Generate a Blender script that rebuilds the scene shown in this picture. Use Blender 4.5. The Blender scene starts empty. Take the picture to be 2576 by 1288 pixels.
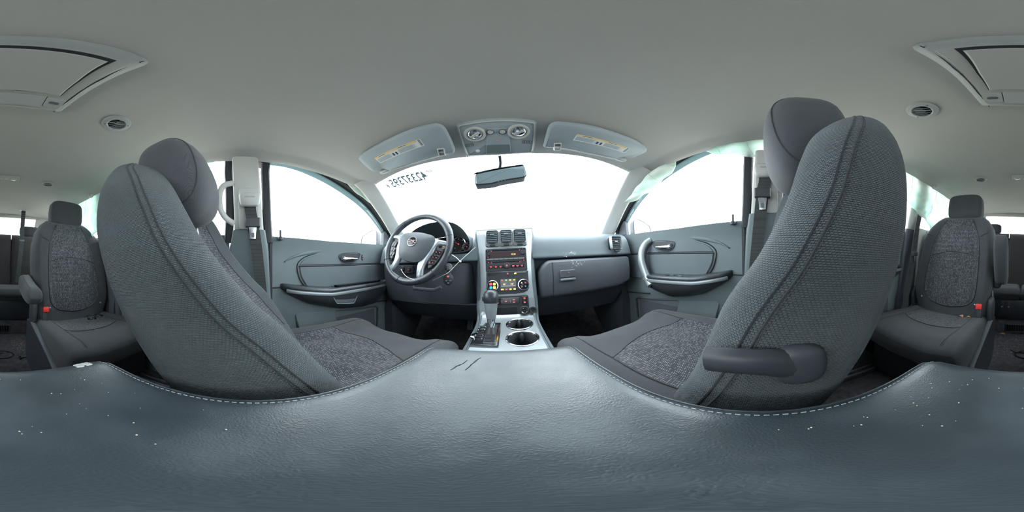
import bpy, bmesh, math, random
import numpy as np
from mathutils import Vector, Matrix
random.seed(7)
SC = bpy.context.scene
COL = SC.collection
# ------------------------------------------------------------------ camera
# car frame: +X passenger side, +Y forward, +Z up, metres.
CAM = np.array([.02, 0., .75])
def _rot(yaw, roll):
    cy, sy = math.cos(yaw), math.sin(yaw); cr, sr = math.cos(roll), math.sin(roll)
    return np.array([[cy, -sy, 0], [sy, cy, 0], [0, 0, 1]]) @ np.array([[cr, 0, sr], [0, 1, 0], [-sr, 0, cr]])
RC = _rot(math.radians(-1.5), math.radians(2.5))
cd = bpy.data.cameras.new('camera'); cam = bpy.data.objects.new('camera', cd); COL.objects.link(cam)
cd.type = 'PANO'
try: cd.panorama_type = 'EQUIRECTANGULAR'
except Exception: pass
try: cd.cycles.panorama_type = 'EQUIRECTANGULAR'
except Exception: pass
cd.clip_start = .005; cd.clip_end = 200
_x, _y, _z = RC[:, 0], RC[:, 2], -RC[:, 1]
cam.matrix_world = Matrix(((_x[0], _y[0], _z[0], CAM[0]), (_x[1], _y[1], _z[1], CAM[1]), (_x[2], _y[2], _z[2], CAM[2]), (0, 0, 0, 1)))
SC.camera = cam
# ------------------------------------------------------------------ light: one white overcast sky, daylight through the glass
W = bpy.data.worlds.new('sky'); SC.world = W; W.use_nodes = True
bg = W.node_tree.nodes['Background']; bg.inputs[0].default_value = (.88, .955, 1.0, 1); bg.inputs[1].default_value = 2.2
SC.view_settings.view_transform = 'Standard'; SC.view_settings.look = 'None'
SC.view_settings.exposure = 2.45; SC.view_settings.gamma = 1; SC.view_settings.use_curve_mapping = False
SC.cycles.max_bounces = 8; SC.cycles.diffuse_bounces = 5; SC.cycles.glossy_bounces = 3; SC.cycles.transparent_max_bounces = 10

# ------------------------------------------------------------------ maths helpers
def V(*a): return np.array(a[0] if len(a) == 1 else a, float)
def nrm(v): v = V(v); return v / max(np.linalg.norm(v), 1e-9)
def P(px, py, X=None, Y=None, Z=None, pl=None):
    "a sight line of the photograph met with a real surface of the car (a plane)"
    lon = (px - 1288) / 2576 * 2 * math.pi; lat = (644 - py) / 1288 * math.pi
    d = RC @ np.array([math.cos(lat) * math.sin(lon), math.cos(lat) * math.cos(lon), math.sin(lat)])
    if pl is not None: t = np.dot(V(pl[0]) - CAM, pl[1]) / np.dot(d, pl[1])
    else:
        for i, q in enumerate((X, Y, Z)):
            if q is not None: t = (q - CAM[i]) / d[i]
    return CAM + t * d
def ip(x, xs, ys): return float(np.interp(x, xs, ys))
def sm(t): t = min(max(t, 0), 1); return t * t * (3 - 2 * t)
def cr(pts, n, closed=False):
    "catmull-rom through pts, n samples per span"
    p = [V(q) for q in pts]; m = len(p); out = []
    for i in range(m if closed else m - 1):
        a = p[(i - 1) % m] if closed or i > 0 else 2 * p[0] - p[1]
        b, c = p[i], p[(i + 1) % m]
        d = p[(i + 2) % m] if closed or i < m - 2 else 2 * p[-1] - p[-2]
        for k in range(n):
            t = k / n
            out.append(.5 * (2 * b + (c - a) * t + (2 * a - 5 * b + 4 * c - d) * t * t + (3 * b - a - 3 * c + d) * t ** 3))
    if not closed: out.append(p[-1])
    return out
def rr(hw, hh, r, nc=4, ns=4):
    "rounded rectangle, counter-clockwise from the right side's bottom"
    r = min(r, hw * .999, hh * .999); o = []
    cs = [(hw - r, hh - r, 0), (-hw + r, hh - r, 90), (-hw + r, -hh + r, 180), (hw - r, -hh + r, 270)]
    for i, (cx, cy, a0) in enumerate(cs):
        for k in range(nc + 1):
            a = math.radians(a0 + 90 * k / nc); o.append((cx + r * math.cos(a), cy + r * math.sin(a)))
        nx = cs[(i + 1) % 4]; a = math.radians(a0 + 90)
        e = o[-1]; q = (nx[0] + r * math.cos(a), nx[1] + r * math.sin(a))
        for k in range(1, ns): o.append((e[0] + (q[0] - e[0]) * k / ns, e[1] + (q[1] - e[1]) * k / ns))
    return o
def circ(r, n=24, cx=0, cy=0, ry=None):
    return [(cx + r * math.cos(2 * math.pi * k / n), cy + (ry or r) * math.sin(2 * math.pi * k / n)) for k in range(n)]
class Fr:
    "a local frame: o + x*xd + y*yd + d*n"
    def __init__(s, o, xd, yd, sc=1.0):
        s.sc = sc; s.o = V(o); s.x = nrm(xd); s.n = nrm(np.cross(s.x, yd)); s.y = np.cross(s.n, s.x)
    def p(s, x, y, d=0): return s.o + s.sc * (x * s.x + y * s.y + d * s.n)
    def at(s, x, y, d=0): return Fr(s.p(x, y, d), s.x, s.y, s.sc)
    def rot(s, deg):
        a = math.radians(deg); return Fr(s.o, s.x * math.cos(a) + s.y * math.sin(a), -s.x * math.sin(a) + s.y * math.cos(a), s.sc)

# ------------------------------------------------------------------ shapes: (verts, faces)
def inset(ol, b):
    n = len(ol); o = []
    A = sum(ol[i][0] * ol[(i + 1) % n][1] - ol[(i + 1) % n][0] * ol[i][1] for i in range(n))
    sg = 1 if A > 0 else -1
    for i in range(n):
        p0, p1, p2 = ol[i - 1], ol[i], ol[(i + 1) % n]
        e1 = nrm((p1[0] - p0[0], p1[1] - p0[1])) if p1 != p0 else V(0, 0); e2 = nrm((p2[0] - p1[0], p2[1] - p1[1])) if p2 != p1 else V(0, 0)
        nn = V(-(e1[1] + e2[1]), e1[0] + e2[0]); L = np.linalg.norm(nn)
        if L < 1e-6: o.append(tuple(p1)); continue
        nn /= L; c = max(.5, nn[0] * -e1[1] + nn[1] * e1[0])
        o.append((p1[0] + sg * nn[0] * b / c, p1[1] + sg * nn[1] * b / c))
    return o
def plate(fr, ol, d0, d1, bev=.001, back=True):
    "a plate of outline ol standing from depth d0 to d1 over the frame"
    ol = [tuple(map(float, q)) for q in ol]; n = len(ol)
    if sum(ol[i][0] * ol[(i + 1) % n][1] - ol[(i + 1) % n][0] * ol[i][1] for i in range(n)) < 0: ol = ol[::-1]
    b = min(bev, abs(d1 - d0) * .9); sg = 1 if d1 > d0 else -1
    v = [fr.p(x, y, d0) for x, y in ol] + [fr.p(x, y, d1 - sg * b) for x, y in ol] + [fr.p(x, y, d1) for x, y in inset(ol, b)]
    f = []
    for r in range(2):
        for i in range(n):
            j = (i + 1) % n; f.append((r * n + i, r * n + j, (r + 1) * n + j, (r + 1) * n + i))
    f.append(tuple(range(2 * n, 3 * n)))
    if back: f.append(tuple(range(n - 1, -1, -1)))
    return v, f
def rpl(fr, x, y, w, h, d0, d1, r=.003, bev=.001, nc=3):
    return plate(fr, [(x + a, y + b) for a, b in rr(w / 2, h / 2, r, nc, 1)], d0, d1, bev)
def frame_ring(fr, ol, width, d0, d1):
    "a raised rim following an outline"
    n = len(ol); inn = inset(ol, width); mid = inset(ol, width / 2)
    v = [fr.p(*q, d0) for q in ol] + [fr.p(*q, d1) for q in mid] + [fr.p(*q, d0) for q in inn]
    f = []
    for r in range(2):
        for i in range(n):
            j = (i + 1) % n; f.append((r * n + i, r * n + j, (r + 1) * n + j, (r + 1) * n + i))
    return v, f
def lathe(fr, prof, n=28, cx=0, cy=0):
    v, f = [], []; m = len(prof)
    for k in range(n):
        a = 2 * math.pi * k / n
        for r, d in prof: v.append(fr.p(cx + r * math.cos(a), cy + r * math.sin(a), d))
    for k in range(n):
        j = (k + 1) % n
        for i in range(m - 1): f.append((k * m + i, j * m + i, j * m + i + 1, k * m + i + 1))
    if prof[0][0] > 1e-5: pass
    return v, f
def loft(rings, closed=True, cap0=True, cap1=True):
    m = len(rings[0]); v = [V(p) for r in rings for p in r]; f = []
    for k in range(len(rings) - 1):
        for i in range(m if closed else m - 1):
            j = (i + 1) % m; f.append((k * m + i, k * m + j, (k + 1) * m + j, (k + 1) * m + i))
    if closed and cap0: f.append(tuple(range(m - 1, -1, -1)))
    if closed and cap1: f.append(tuple(range((len(rings) - 1) * m, len(rings) * m)))
    return v, f
def tube(pts, r, n=8, closed=False, up=None, ends=True):
    "round (r) or flattened (r=(a,b), a along side, b along up) bar along pts"
    p = [V(q) for q in pts]; m = len(p); rings = []; pu = None
    ra = r if isinstance(r, (list,)) else [r] * m
    for i in range(m):
        t = nrm(p[(i + 1) % m] - p[i - 1]) if closed else nrm(p[min(i + 1, m - 1)] - p[max(i - 1, 0)])
        u = V(up) if up is not None else (pu if pu is not None else (V(0, 0, 1) if abs(t[2]) < .9 else V(1, 0, 0)))
        s = nrm(np.cross(t, u)); u2 = np.cross(s, t); pu = u2
        a, b = ra[i] if isinstance(ra[i], tuple) else (ra[i], ra[i])
        rings.append([p[i] + s * a * math.cos(2 * math.pi * k / n) + u2 * b * math.sin(2 * math.pi * k / n) for k in range(n)])
    if closed: rings.append(rings[0])
    return loft(rings, True, ends and not closed, ends and not closed)
def ribbon(pts, w, th, side):
    "flat strap"
    rings = []; p = [V(q) for q in pts]
    for i in range(len(p)):
        t = nrm(p[min(i + 1, len(p) - 1)] - p[max(i - 1, 0)]); s = nrm(V(side) - np.dot(V(side), t) * t); n = np.cross(s, t)
        rings.append([p[i] + s * w / 2 + n * th / 2, p[i] - s * w / 2 + n * th / 2, p[i] - s * w / 2 - n * th / 2, p[i] + s * w / 2 - n * th / 2])
    return loft(rings)
def box(c, size, bev=.004, seg=2, M=None):
    bm = bmesh.new(); bmesh.ops.create_cube(bm, size=1)
    for q in bm.verts: q.co = Vector((q.co.x * size[0], q.co.y * size[1], q.co.z * size[2]))
    if bev: bmesh.ops.bevel(bm, geom=bm.edges[:], offset=min(bev, min(size) * .49), segments=seg, affect='EDGES', profile=.5)
    bm.verts.index_update(); A = np.eye(3) if M is None else np.array(M)
    v = [A @ V(q.co) + V(c) for q in bm.verts]; f = [tuple(w.index for w in g.verts) for g in bm.faces]; bm.free()
    return v, f
def sell(c, rad, e=.55, nu=24, nv=14, M=None, fn=None):
    "super-ellipsoid"
    v, f = [], []; pw = lambda q, k: math.copysign(abs(q) ** k, q); A = np.eye(3) if M is None else np.array(M)
    for i in range(nv + 1):
        ph = -math.pi / 2 + math.pi * i / nv
        for k in range(nu):
            th = 2 * math.pi * k / nu
            q = V(rad[0] * pw(math.cos(ph), e) * pw(math.cos(th), e), rad[1] * pw(math.cos(ph), e) * pw(math.sin(th), e), rad[2] * pw(math.sin(ph), e))
            if fn: q = V(fn(q))
            v.append(A @ q + V(c))
    for i in range(nv):
        for k in range(nu): f.append((i * nu + k, i * nu + (k + 1) % nu, (i + 1) * nu + (k + 1) % nu, (i + 1) * nu + k))
    return v, f
def grid(S, nu, nv):
    v = [V(S(i / nu, j / nv)) for j in range(nv + 1) for i in range(nu + 1)]
    f = [(j * (nu + 1) + i, j * (nu + 1) + i + 1, (j + 1) * (nu + 1) + i + 1, (j + 1) * (nu + 1) + i) for j in range(nv) for i in range(nu)]
    return v, f
def slab(S, nu, nv, off):
    "grid with thickness: the back sheet is shifted by the vector off"
    v, f = grid(S, nu, nv); n = len(v); off = V(off)
    v2 = [q + off for q in v]; f2 = [tuple(n + i for i in g[::-1]) for g in f]
    b = [i for i in range(nu + 1)] + [(j + 1) * (nu + 1) + nu for j in range(nv)] + [nv * (nu + 1) + i for i in range(nu - 1, -1, -1)] + [j * (nu + 1) for j in range(nv - 1, 0, -1)]
    e = [(b[(k + 1) % len(b)], b[k], n + b[k], n + b[(k + 1) % len(b)]) for k in range(len(b))]
    return v + v2, f + f2 + e

# ------------------------------------------------------------------ objects
ORG = {}
def mk(name, shapes, mat, parent=None, sharp=38, uv=None):
    if isinstance(shapes, tuple): shapes = [shapes]
    o0 = ORG.get(parent.name, V(0, 0, 0)) if parent is not None else V(0, 0, 0)
    vs, fs = [], []
    for v, f in shapes:
        b = len(vs); vs += [tuple(V(q) - o0) for q in v]; fs += [tuple(b + i for i in g) for g in f]
    me = bpy.data.meshes.new(name); me.from_pydata(vs, [], fs)
    bm = bmesh.new(); bm.from_mesh(me); bmesh.ops.recalc_face_normals(bm, faces=bm.faces[:]); bm.to_mesh(me); bm.free()
    me.polygons.foreach_set('use_smooth', [True] * len(me.polygons))
    if sharp < 180: me.set_sharp_from_angle(angle=math.radians(sharp))
    if uv is not None:
        L = me.uv_layers.new(name='uv'); 
        for lp in me.loops:
            q = uv[lp.vertex_index]; L.data[lp.index].uv = q
    me.materials.append(MAT[mat] if isinstance(mat, str) else mat)
    ob = bpy.data.objects.new(name, me); COL.objects.link(ob)
    if parent is not None: ob.parent = parent
    ORG[ob.name] = o0
    return ob
def thing(name, loc, label=None, cat=None, group=None, kind=None):
    e = bpy.data.objects.new(name, None); COL.objects.link(e); e.location = Vector([float(q) for q in loc]); e.empty_display_size = .05
    ORG[e.name] = V(loc); return tag(e, label, cat, group, kind)
def tag(o, label=None, cat=None, group=None, kind=None):
    if label: o['label'] = label
    if cat: o['category'] = cat
    if group: o['group'] = group
    if kind: o['kind'] = kind
    return o
def text(name, body, size, fr, mat, parent=None, align='CENTER', ext=.0004, sx=1.0, shear=0, bold=0):
    c = bpy.data.curves.new(name, 'FONT'); c.body = body; c.size = size; c.align_x = align; c.align_y = 'CENTER'; c.extrude = ext; c.resolution_u = 5; c.shear = shear; c.offset = bold
    tmp = bpy.data.objects.new(name, c); COL.objects.link(tmp); dg = bpy.context.evaluated_depsgraph_get()
    me = bpy.data.meshes.new_from_object(tmp.evaluated_get(dg)); bpy.data.objects.remove(tmp); bpy.data.curves.remove(c)
    me.name = name; me.materials.clear(); me.materials.append(MAT[mat]); o = bpy.data.objects.new(name, me); COL.objects.link(o)
    o0 = ORG.get(parent.name, V(0, 0, 0)) if parent is not None else V(0, 0, 0)
    for q in me.vertices: q.co = Vector(fr.o - o0 + fr.x * q.co.x * sx + fr.y * q.co.y + fr.n * q.co.z)
    if parent is not None: o.parent = parent
    ORG[o.name] = o0
    return o
def cut(o, shape):
    "cut a real hole: boolean difference, applied"
    c = mk('cutter', shape, 'seal', o.parent if False else None); o0 = ORG.get(o.name, V(0, 0, 0))
    for q in c.data.vertices: q.co = Vector(V(q.co) - o0)
    par = o.parent; o.parent = None; loc = o.location.copy()
    md = o.modifiers.new('cut', 'BOOLEAN'); md.operation = 'DIFFERENCE'; md.object = c; md.solver = 'EXACT'
    bpy.context.view_layer.update()
    me = bpy.data.meshes.new_from_object(o.evaluated_get(bpy.context.evaluated_depsgraph_get())); o.modifiers.clear(); o.data = me; o.parent = par
    me.set_sharp_from_angle(angle=math.radians(40)); bpy.data.objects.remove(c)
def metric_uv(rings, closed=True):
    "uv in metres for loft rings (one per vertex; the seam lies at index 0)"
    uv = []; vacc = np.zeros(len(rings[0])); prev = None
    for r in rings:
        r = [V(q) for q in r]
        if prev is not None: vacc = vacc + np.mean([np.linalg.norm(a - b) for a, b in zip(r, prev)])
        acc = 0
        for i, q in enumerate(r):
            if i: acc += np.linalg.norm(q - r[i - 1])
            uv.append((acc, float(vacc[i])))
        prev = r
    return uv
def stitches(path, L, r, gap=.45):
    "row of thread stitches along a path, one shape list"
    p = [V(q) for q in path]; acc = [0]
    for a, b in zip(p, p[1:]): acc.append(acc[-1] + np.linalg.norm(b - a))
    def at(s):
        s = min(max(s, 0), acc[-1]); i = min(int(np.searchsorted(acc, s, 'right')) - 1, len(p) - 2)
        return p[i] + (p[i + 1] - p[i]) * ((s - acc[i]) / max(acc[i + 1] - acc[i], 1e-9))
    out = []; s = 0
    while s + L * (1 - gap) < acc[-1]:
        a, b = at(s), at(s + L * (1 - gap)); out.append(tube([a, (a + b) / 2, b], r, 5)); s += L
    return out

# ------------------------------------------------------------------ materials
MAT = {}
def nd(nt, t, **k):
    n = nt.nodes.new(t)
    for a, b in k.items():
        if a.startswith('i_'): n.inputs[a[2:].replace('_', ' ')].default_value = b
        else: setattr(n, a, b)
    return n
def base(name, col, rough=.6, metal=0., spec=.4, **kw):
    m = bpy.data.materials.new(name); m.use_nodes = True; nt = m.node_tree; b = nt.nodes['Principled BSDF']
    b.inputs['Base Color'].default_value = (*col, 1); b.inputs['Roughness'].default_value = rough; b.inputs['Metallic'].default_value = metal
    b.inputs['Specular IOR Level'].default_value = spec
    MAT[name] = m; return m, nt, b
def grain(name, col, rough=.6, metal=0., spec=.4, scale=600, bump=.15, var=.12, dist=.0006, big=9):
    m, nt, b = base(name, col, rough, metal, spec); L = nt.links
    tc = nd(nt, 'ShaderNodeTexCoord')
    n1 = nd(nt, 'ShaderNodeTexNoise'); n1.inputs['Scale'].default_value = scale; n1.inputs['Detail'].default_value = 2
    n2 = nd(nt, 'ShaderNodeTexNoise'); n2.inputs['Scale'].default_value = big; n2.inputs['Detail'].default_value = 5
    L.new(tc.outputs['Object'], n1.inputs['Vector']); L.new(tc.outputs['Object'], n2.inputs['Vector'])
    mr = nd(nt, 'ShaderNodeMapRange'); mr.inputs['From Min'].default_value = .3; mr.inputs['From Max'].default_value = .7; mr.inputs['To Min'].default_value = 1 - var; mr.inputs['To Max'].default_value = 1 + var
    L.new(n2.outputs['Fac'], mr.inputs['Value'])
    mx = nd(nt, 'ShaderNodeVectorMath', operation='SCALE'); mx.inputs[0].default_value = col; L.new(mr.outputs['Result'], mx.inputs['Scale']); L.new(mx.outputs['Vector'], b.inputs['Base Color'])
    bp = nd(nt, 'ShaderNodeBump'); bp.inputs['Strength'].default_value = bump; bp.inputs['Distance'].default_value = dist
    L.new(n1.outputs['Fac'], bp.inputs['Height']); L.new(bp.outputs['Normal'], b.inputs['Normal'])
    return m
def weave(name, col, col2, w, h, rough=.85, bump=.8, mortar=.0005, dist=.0008, useuv=True, bias=0, msm=.6):
    m, nt, b = base(name, col, rough, 0, .2); L = nt.links
    tc = nd(nt, 'ShaderNodeTexCoord')
    br = nd(nt, 'ShaderNodeTexBrick'); br.offset = .5; br.squash = 1
    br.inputs['Scale'].default_value = 1; br.inputs['Brick Width'].default_value = w; br.inputs['Row Height'].default_value = h
    br.inputs['Mortar Size'].default_value = mortar; br.inputs['Mortar Smooth'].default_value = msm; br.inputs['Bias'].default_value = bias
    br.inputs['Color1'].default_value = (*col, 1); br.inputs['Color2'].default_value = (*col2, 1); br.inputs['Mortar'].default_value = (*[q * .45 for q in col], 1)
    L.new(tc.outputs['UV' if useuv else 'Object'], br.inputs['Vector'])
    n2 = nd(nt, 'ShaderNodeTexNoise'); n2.inputs['Scale'].default_value = 14; n2.inputs['Detail'].default_value = 6; L.new(tc.outputs['Object'], n2.inputs['Vector'])
    mr = nd(nt, 'ShaderNodeMapRange'); mr.inputs['From Min'].default_value = .3; mr.inputs['From Max'].default_value = .7; mr.inputs['To Min'].default_value = .9; mr.inputs['To Max'].default_value = 1.1
    L.new(n2.outputs['Fac'], mr.inputs['Value'])
    sc = nd(nt, 'ShaderNodeVectorMath', operation='SCALE'); L.new(br.outputs['Color'], sc.inputs[0]); L.new(mr.outputs['Result'], sc.inputs['Scale']); L.new(sc.outputs['Vector'], b.inputs['Base Color'])
    inv = nd(nt, 'ShaderNodeMath', operation='SUBTRACT'); inv.inputs[0].default_value = 1; L.new(br.outputs['Fac'], inv.inputs[1])
    bp = nd(nt, 'ShaderNodeBump'); bp.inputs['Strength'].default_value = bump; bp.inputs['Distance'].default_value = dist
    L.new(inv.outputs[0], bp.inputs['Height']); L.new(bp.outputs['Normal'], b.inputs['Normal'])
    try: b.inputs['Sheen Weight'].default_value = .15; b.inputs['Sheen Roughness'].default_value = .5
    except Exception: pass
    return m
def leather(name, col, rough=.42, cell=270, bmp=.34, spec=.5):
    m, nt, b = base(name, col, rough, 0, spec); L = nt.links
    tc = nd(nt, 'ShaderNodeTexCoord')
    n0 = nd(nt, 'ShaderNodeTexNoise'); n0.inputs['Scale'].default_value = 60; L.new(tc.outputs['Object'], n0.inputs['Vector'])
    mxv = nd(nt, 'ShaderNodeMix', data_type='VECTOR'); mxv.inputs['Factor'].default_value = .01; L.new(tc.outputs['Object'], mxv.inputs[4]); L.new(n0.outputs['Color'], mxv.inputs[5])
    vo = nd(nt, 'ShaderNodeTexVoronoi', feature='DISTANCE_TO_EDGE'); vo.inputs['Scale'].default_value = cell; L.new(mxv.outputs[1], vo.inputs['Vector'])
    mr = nd(nt, 'ShaderNodeMapRange'); mr.inputs['From Max'].default_value = .40; mr.interpolation_type = 'SMOOTHSTEP'; L.new(vo.outputs['Distance'], mr.inputs['Value'])
    n1 = nd(nt, 'ShaderNodeTexNoise'); n1.inputs['Scale'].default_value = 420; n1.inputs['Detail'].default_value = 3; L.new(tc.outputs['Object'], n1.inputs['Vector'])
    n2 = nd(nt, 'ShaderNodeTexNoise'); n2.inputs['Scale'].default_value = 16; n2.inputs['Detail'].default_value = 6; L.new(tc.outputs['Object'], n2.inputs['Vector'])
    ad = nd(nt, 'ShaderNodeMath', operation='MULTIPLY_ADD'); ad.inputs[1].default_value = .55; L.new(mr.outputs['Result'], ad.inputs[0]); L.new(n1.outputs['Fac'], ad.inputs[2])
    bp = nd(nt, 'ShaderNodeBump'); bp.inputs['Strength'].default_value = bmp; bp.inputs['Distance'].default_value = .0005; L.new(ad.outputs[0], bp.inputs['Height']); L.new(bp.outputs['Normal'], b.inputs['Normal'])
    ra = nd(nt, 'ShaderNodeMapRange'); ra.inputs['From Min'].default_value = .35; ra.inputs['From Max'].default_value = .65; ra.inputs['To Min'].default_value = rough - .06; ra.inputs['To Max'].default_value = rough + .1; L.new(n2.outputs['Fac'], ra.inputs['Value']); L.new(ra.outputs['Result'], b.inputs['Roughness'])
    # worn, dusty crests: dirt with a pattern of its own
    cm = nd(nt, 'ShaderNodeMix', data_type='RGBA'); cm.inputs[6].default_value = (*col, 1); cm.inputs[7].default_value = (*[q * 1.5 + .012 for q in col], 1)
    r2 = nd(nt, 'ShaderNodeMapRange'); r2.inputs['From Min'].default_value = .42; r2.inputs['From Max'].default_value = .75; L.new(n2.outputs['Fac'], r2.inputs['Value']); L.new(r2.outputs['Result'], cm.inputs['Factor']); L.new(cm.outputs[2], b.inputs['Base Color'])
    return m
def emit(name, col, s=1.0):
    m, nt, b = base(name, col, .5); b.inputs['Emission Color'].default_value = (*col, 1); b.inputs['Emission Strength'].default_value = s; return m
def thin_glass(name, tint, refl=.05, rough=0.):
    m = bpy.data.materials.new(name); m.use_nodes = True; nt = m.node_tree; nt.nodes.clear(); L = nt.links
    out = nd(nt, 'ShaderNodeOutputMaterial'); tr = nd(nt, 'ShaderNodeBsdfTransparent'); tr.inputs[0].default_value = (*tint, 1)
    gl = nd(nt, 'ShaderNodeBsdfGlossy'); gl.inputs['Roughness'].default_value = rough
    lw = nd(nt, 'ShaderNodeLayerWeight'); lw.inputs['Blend'].default_value = .5
    pw = nd(nt, 'ShaderNodeMath', operation='POWER'); pw.inputs[1].default_value = 5; L.new(lw.outputs['Facing'], pw.inputs[0])
    ml = nd(nt, 'ShaderNodeMath', operation='MULTIPLY_ADD'); ml.inputs[1].default_value = .8; ml.inputs[2].default_value = refl; L.new(pw.outputs[0], ml.inputs[0])
    mx = nd(nt, 'ShaderNodeMixShader'); L.new(ml.outputs[0], mx.inputs[0]); L.new(tr.outputs[0], mx.inputs[1]); L.new(gl.outputs[0], mx.inputs[2]); L.new(mx.outputs[0], out.inputs[0])
    MAT[name] = m; return m
def cloth(name, col, trans=.5, col2=None):
    m = bpy.data.materials.new(name); m.use_nodes = True; nt = m.node_tree; nt.nodes.clear(); L = nt.links
    out = nd(nt, 'ShaderNodeOutputMaterial'); d = nd(nt, 'ShaderNodeBsdfDiffuse'); d.inputs[0].default_value = (*col, 1); t = nd(nt, 'ShaderNodeBsdfTranslucent'); t.inputs[0].default_value = (*[q * .9 for q in col], 1)
    mx = nd(nt, 'ShaderNodeMixShader'); mx.inputs[0].default_value = trans; L.new(d.outputs[0], mx.inputs[1]); L.new(t.outputs[0], mx.inputs[2]); L.new(mx.outputs[0], out.inputs[0])
    tc = nd(nt, 'ShaderNodeTexCoord'); n = nd(nt, 'ShaderNodeTexNoise'); n.inputs['Scale'].default_value = 40; n.inputs['Detail'].default_value = 4; L.new(tc.outputs['Object'], n.inputs['Vector'])
    bp = nd(nt, 'ShaderNodeBump'); bp.inputs['Strength'].default_value = .3; bp.inputs['Distance'].default_value = .004; L.new(n.outputs['Fac'], bp.inputs['Height']); L.new(bp.outputs['Normal'], d.inputs['Normal'])
    if col2:
        n3 = nd(nt, 'ShaderNodeTexNoise'); n3.inputs['Scale'].default_value = 9; n3.inputs['Detail'].default_value = 3; L.new(tc.outputs['Object'], n3.inputs['Vector'])
        r3 = nd(nt, 'ShaderNodeMapRange'); r3.inputs['From Min'].default_value = .38; r3.inputs['From Max'].default_value = .66; L.new(n3.outputs['Fac'], r3.inputs['Value'])
        c3 = nd(nt, 'ShaderNodeMix', data_type='RGBA'); c3.inputs[6].default_value = (*col, 1); c3.inputs[7].default_value = (*col2, 1); L.new(r3.outputs['Result'], c3.inputs['Factor']); L.new(c3.outputs[2], d.inputs[0]); L.new(c3.outputs[2], t.inputs[0])
    MAT[name] = m; return m

grain('headliner', (.40, .40, .385), .92, spec=.1, scale=900, bump=.2, var=.04, big=3)
grain('visor_cloth', (.34, .385, .41), .9, spec=.1, scale=900, bump=.2, var=.04, big=5)
grain('pillar', (.47, .47, .45), .6, scale=900, bump=.1, var=.03)
grain('console_grey', (.33, .35, .35), .5, scale=900, bump=.08, var=.03)
grain('dash', (.105, .132, .148), .52, scale=1100, bump=.25, var=.06)
grain('dash_low', (.090, .098, .116), .6, scale=1100, bump=.25, var=.08)
grain('door_skin', (.150, .185, .195), .55, scale=1100, bump=.2, var=.05)
grain('door_insert', (.115, .140, .155), .62, scale=1500, bump=.2, var=.05)
grain('door_low', (.075, .085, .097), .6, scale=1100, bump=.25, var=.06)
grain('black_plastic', (.036, .040, .047), .46, scale=1000, bump=.1, var=.1)
grain('gloss_black', (.012, .013, .016), .15, bump=0)
grain('seal', (.022, .024, .03), .65, bump=.1)
grain('carpet', (.080, .076, .084), .97, spec=.05, scale=420, bump=1.0, var=.35, dist=.003, big=30)
grain('silver', (.34, .375, .40), .36, metal=.5, scale=1800, bump=.04, var=.03)
grain('satin', (.30, .32, .33), .33, metal=.7, bump=.02, var=.03)
base('lens_frost', (.40, .42, .42), .25); base('mirror_reflection', (.42, .54, .60), .10, .55)  # mirror glass: pale blue-grey reflection put into the base colour
weave('weave_dark', (.040, .038, .038), (.034, .032, .032), .0022, .0013, mortar=.0003, dist=.0005, bump=.5)
base('dark_chrome', (.42, .45, .48), .14, 1.0)
base('chrome', (.80, .82, .85), .08, 1.0)
base('mirror', (.86, .9, .92), .01, 1.0)
weave('weave_coarse', (.070, .087, .097), (.058, .073, .082), .0044, .0027, mortar=.0009, dist=.0014, bump=1.0, msm=1.0)
weave('weave_fine', (.062, .067, .075), (.054, .058, .066), .0022, .0013, mortar=.0003, dist=.0005, bump=.5)
weave('pattern', (.050, .054, .063), (.21, .22, .24), .0042, .0090, mortar=.0011, dist=.0006, bump=.4, msm=.1, bias=-.15)
weave('webbing', (.07, .075, .075), (.06, .065, .065), .003, .0012, mortar=.0003, useuv=False, bump=.3)
weave('webbing_dark', (.07, .07, .07), (.06, .06, .06), .003, .0012, mortar=.0003, useuv=False, bump=.3)
leather('leather', (.034, .045, .055), .41, 360, .32, .75); leather('leather_wheel', (.034, .042, .050), .32, 700, .2)
base('thread', (.30, .36, .39), .7); base('thread_dark', (.035, .04, .045), .8)
base('emblem', (.55, .42, .42), .35, .3); base('scuff', (.55, .56, .55), .9); base('scar', (.02, .022, .025), .9)
base('paper', (.68, .70, .70), .8); base('paper_yellow', (.72, .55, .22), .8); base('ink', (.05, .06, .09), .8)
base('red', (.72, .05, .04), .45); base('blue_bit', (.02, .45, .60), .5); base('leaf', (.38, .22, .09), .9); base('crumb', (.52, .47, .40), .9)
base('white_tie', (.78, .79, .78), .5); base('steel', (.35, .36, .38), .35, .9)
base('number', (.12, .20, .24), .6); base('shade_panel', (.40, .405, .39), .9, 0, .1)
emit('led_red', (.62, .11, .12), .13); emit('led_amber', (1.0, .50, .08), .6); emit('led_green', (.35, .65, .15), .12); emit('led_blue', (.05, .40, .70), .12); emit('led_yellow', (.85, .60, .12), .14); emit('led_white', (.75, .72, .72), .12); emit('led_dim', (.034, .018, .021), .012); emit('clock', (.9, .68, .25), .3)
thin_glass('glass', (.96, .99, .985)); thin_glass('glass_rear', (.84, .87, .88)); thin_glass('lens', (.75, .77, .78))
cloth('airbag', (.80, .84, .80), .5, (.62, .78, .71)); cloth('rain_guard', (.055, .085, .09), .55)
base('ground', (.46, .42, .36), .9); base('car_paint', (.25, .27, .30), .3)
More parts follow.
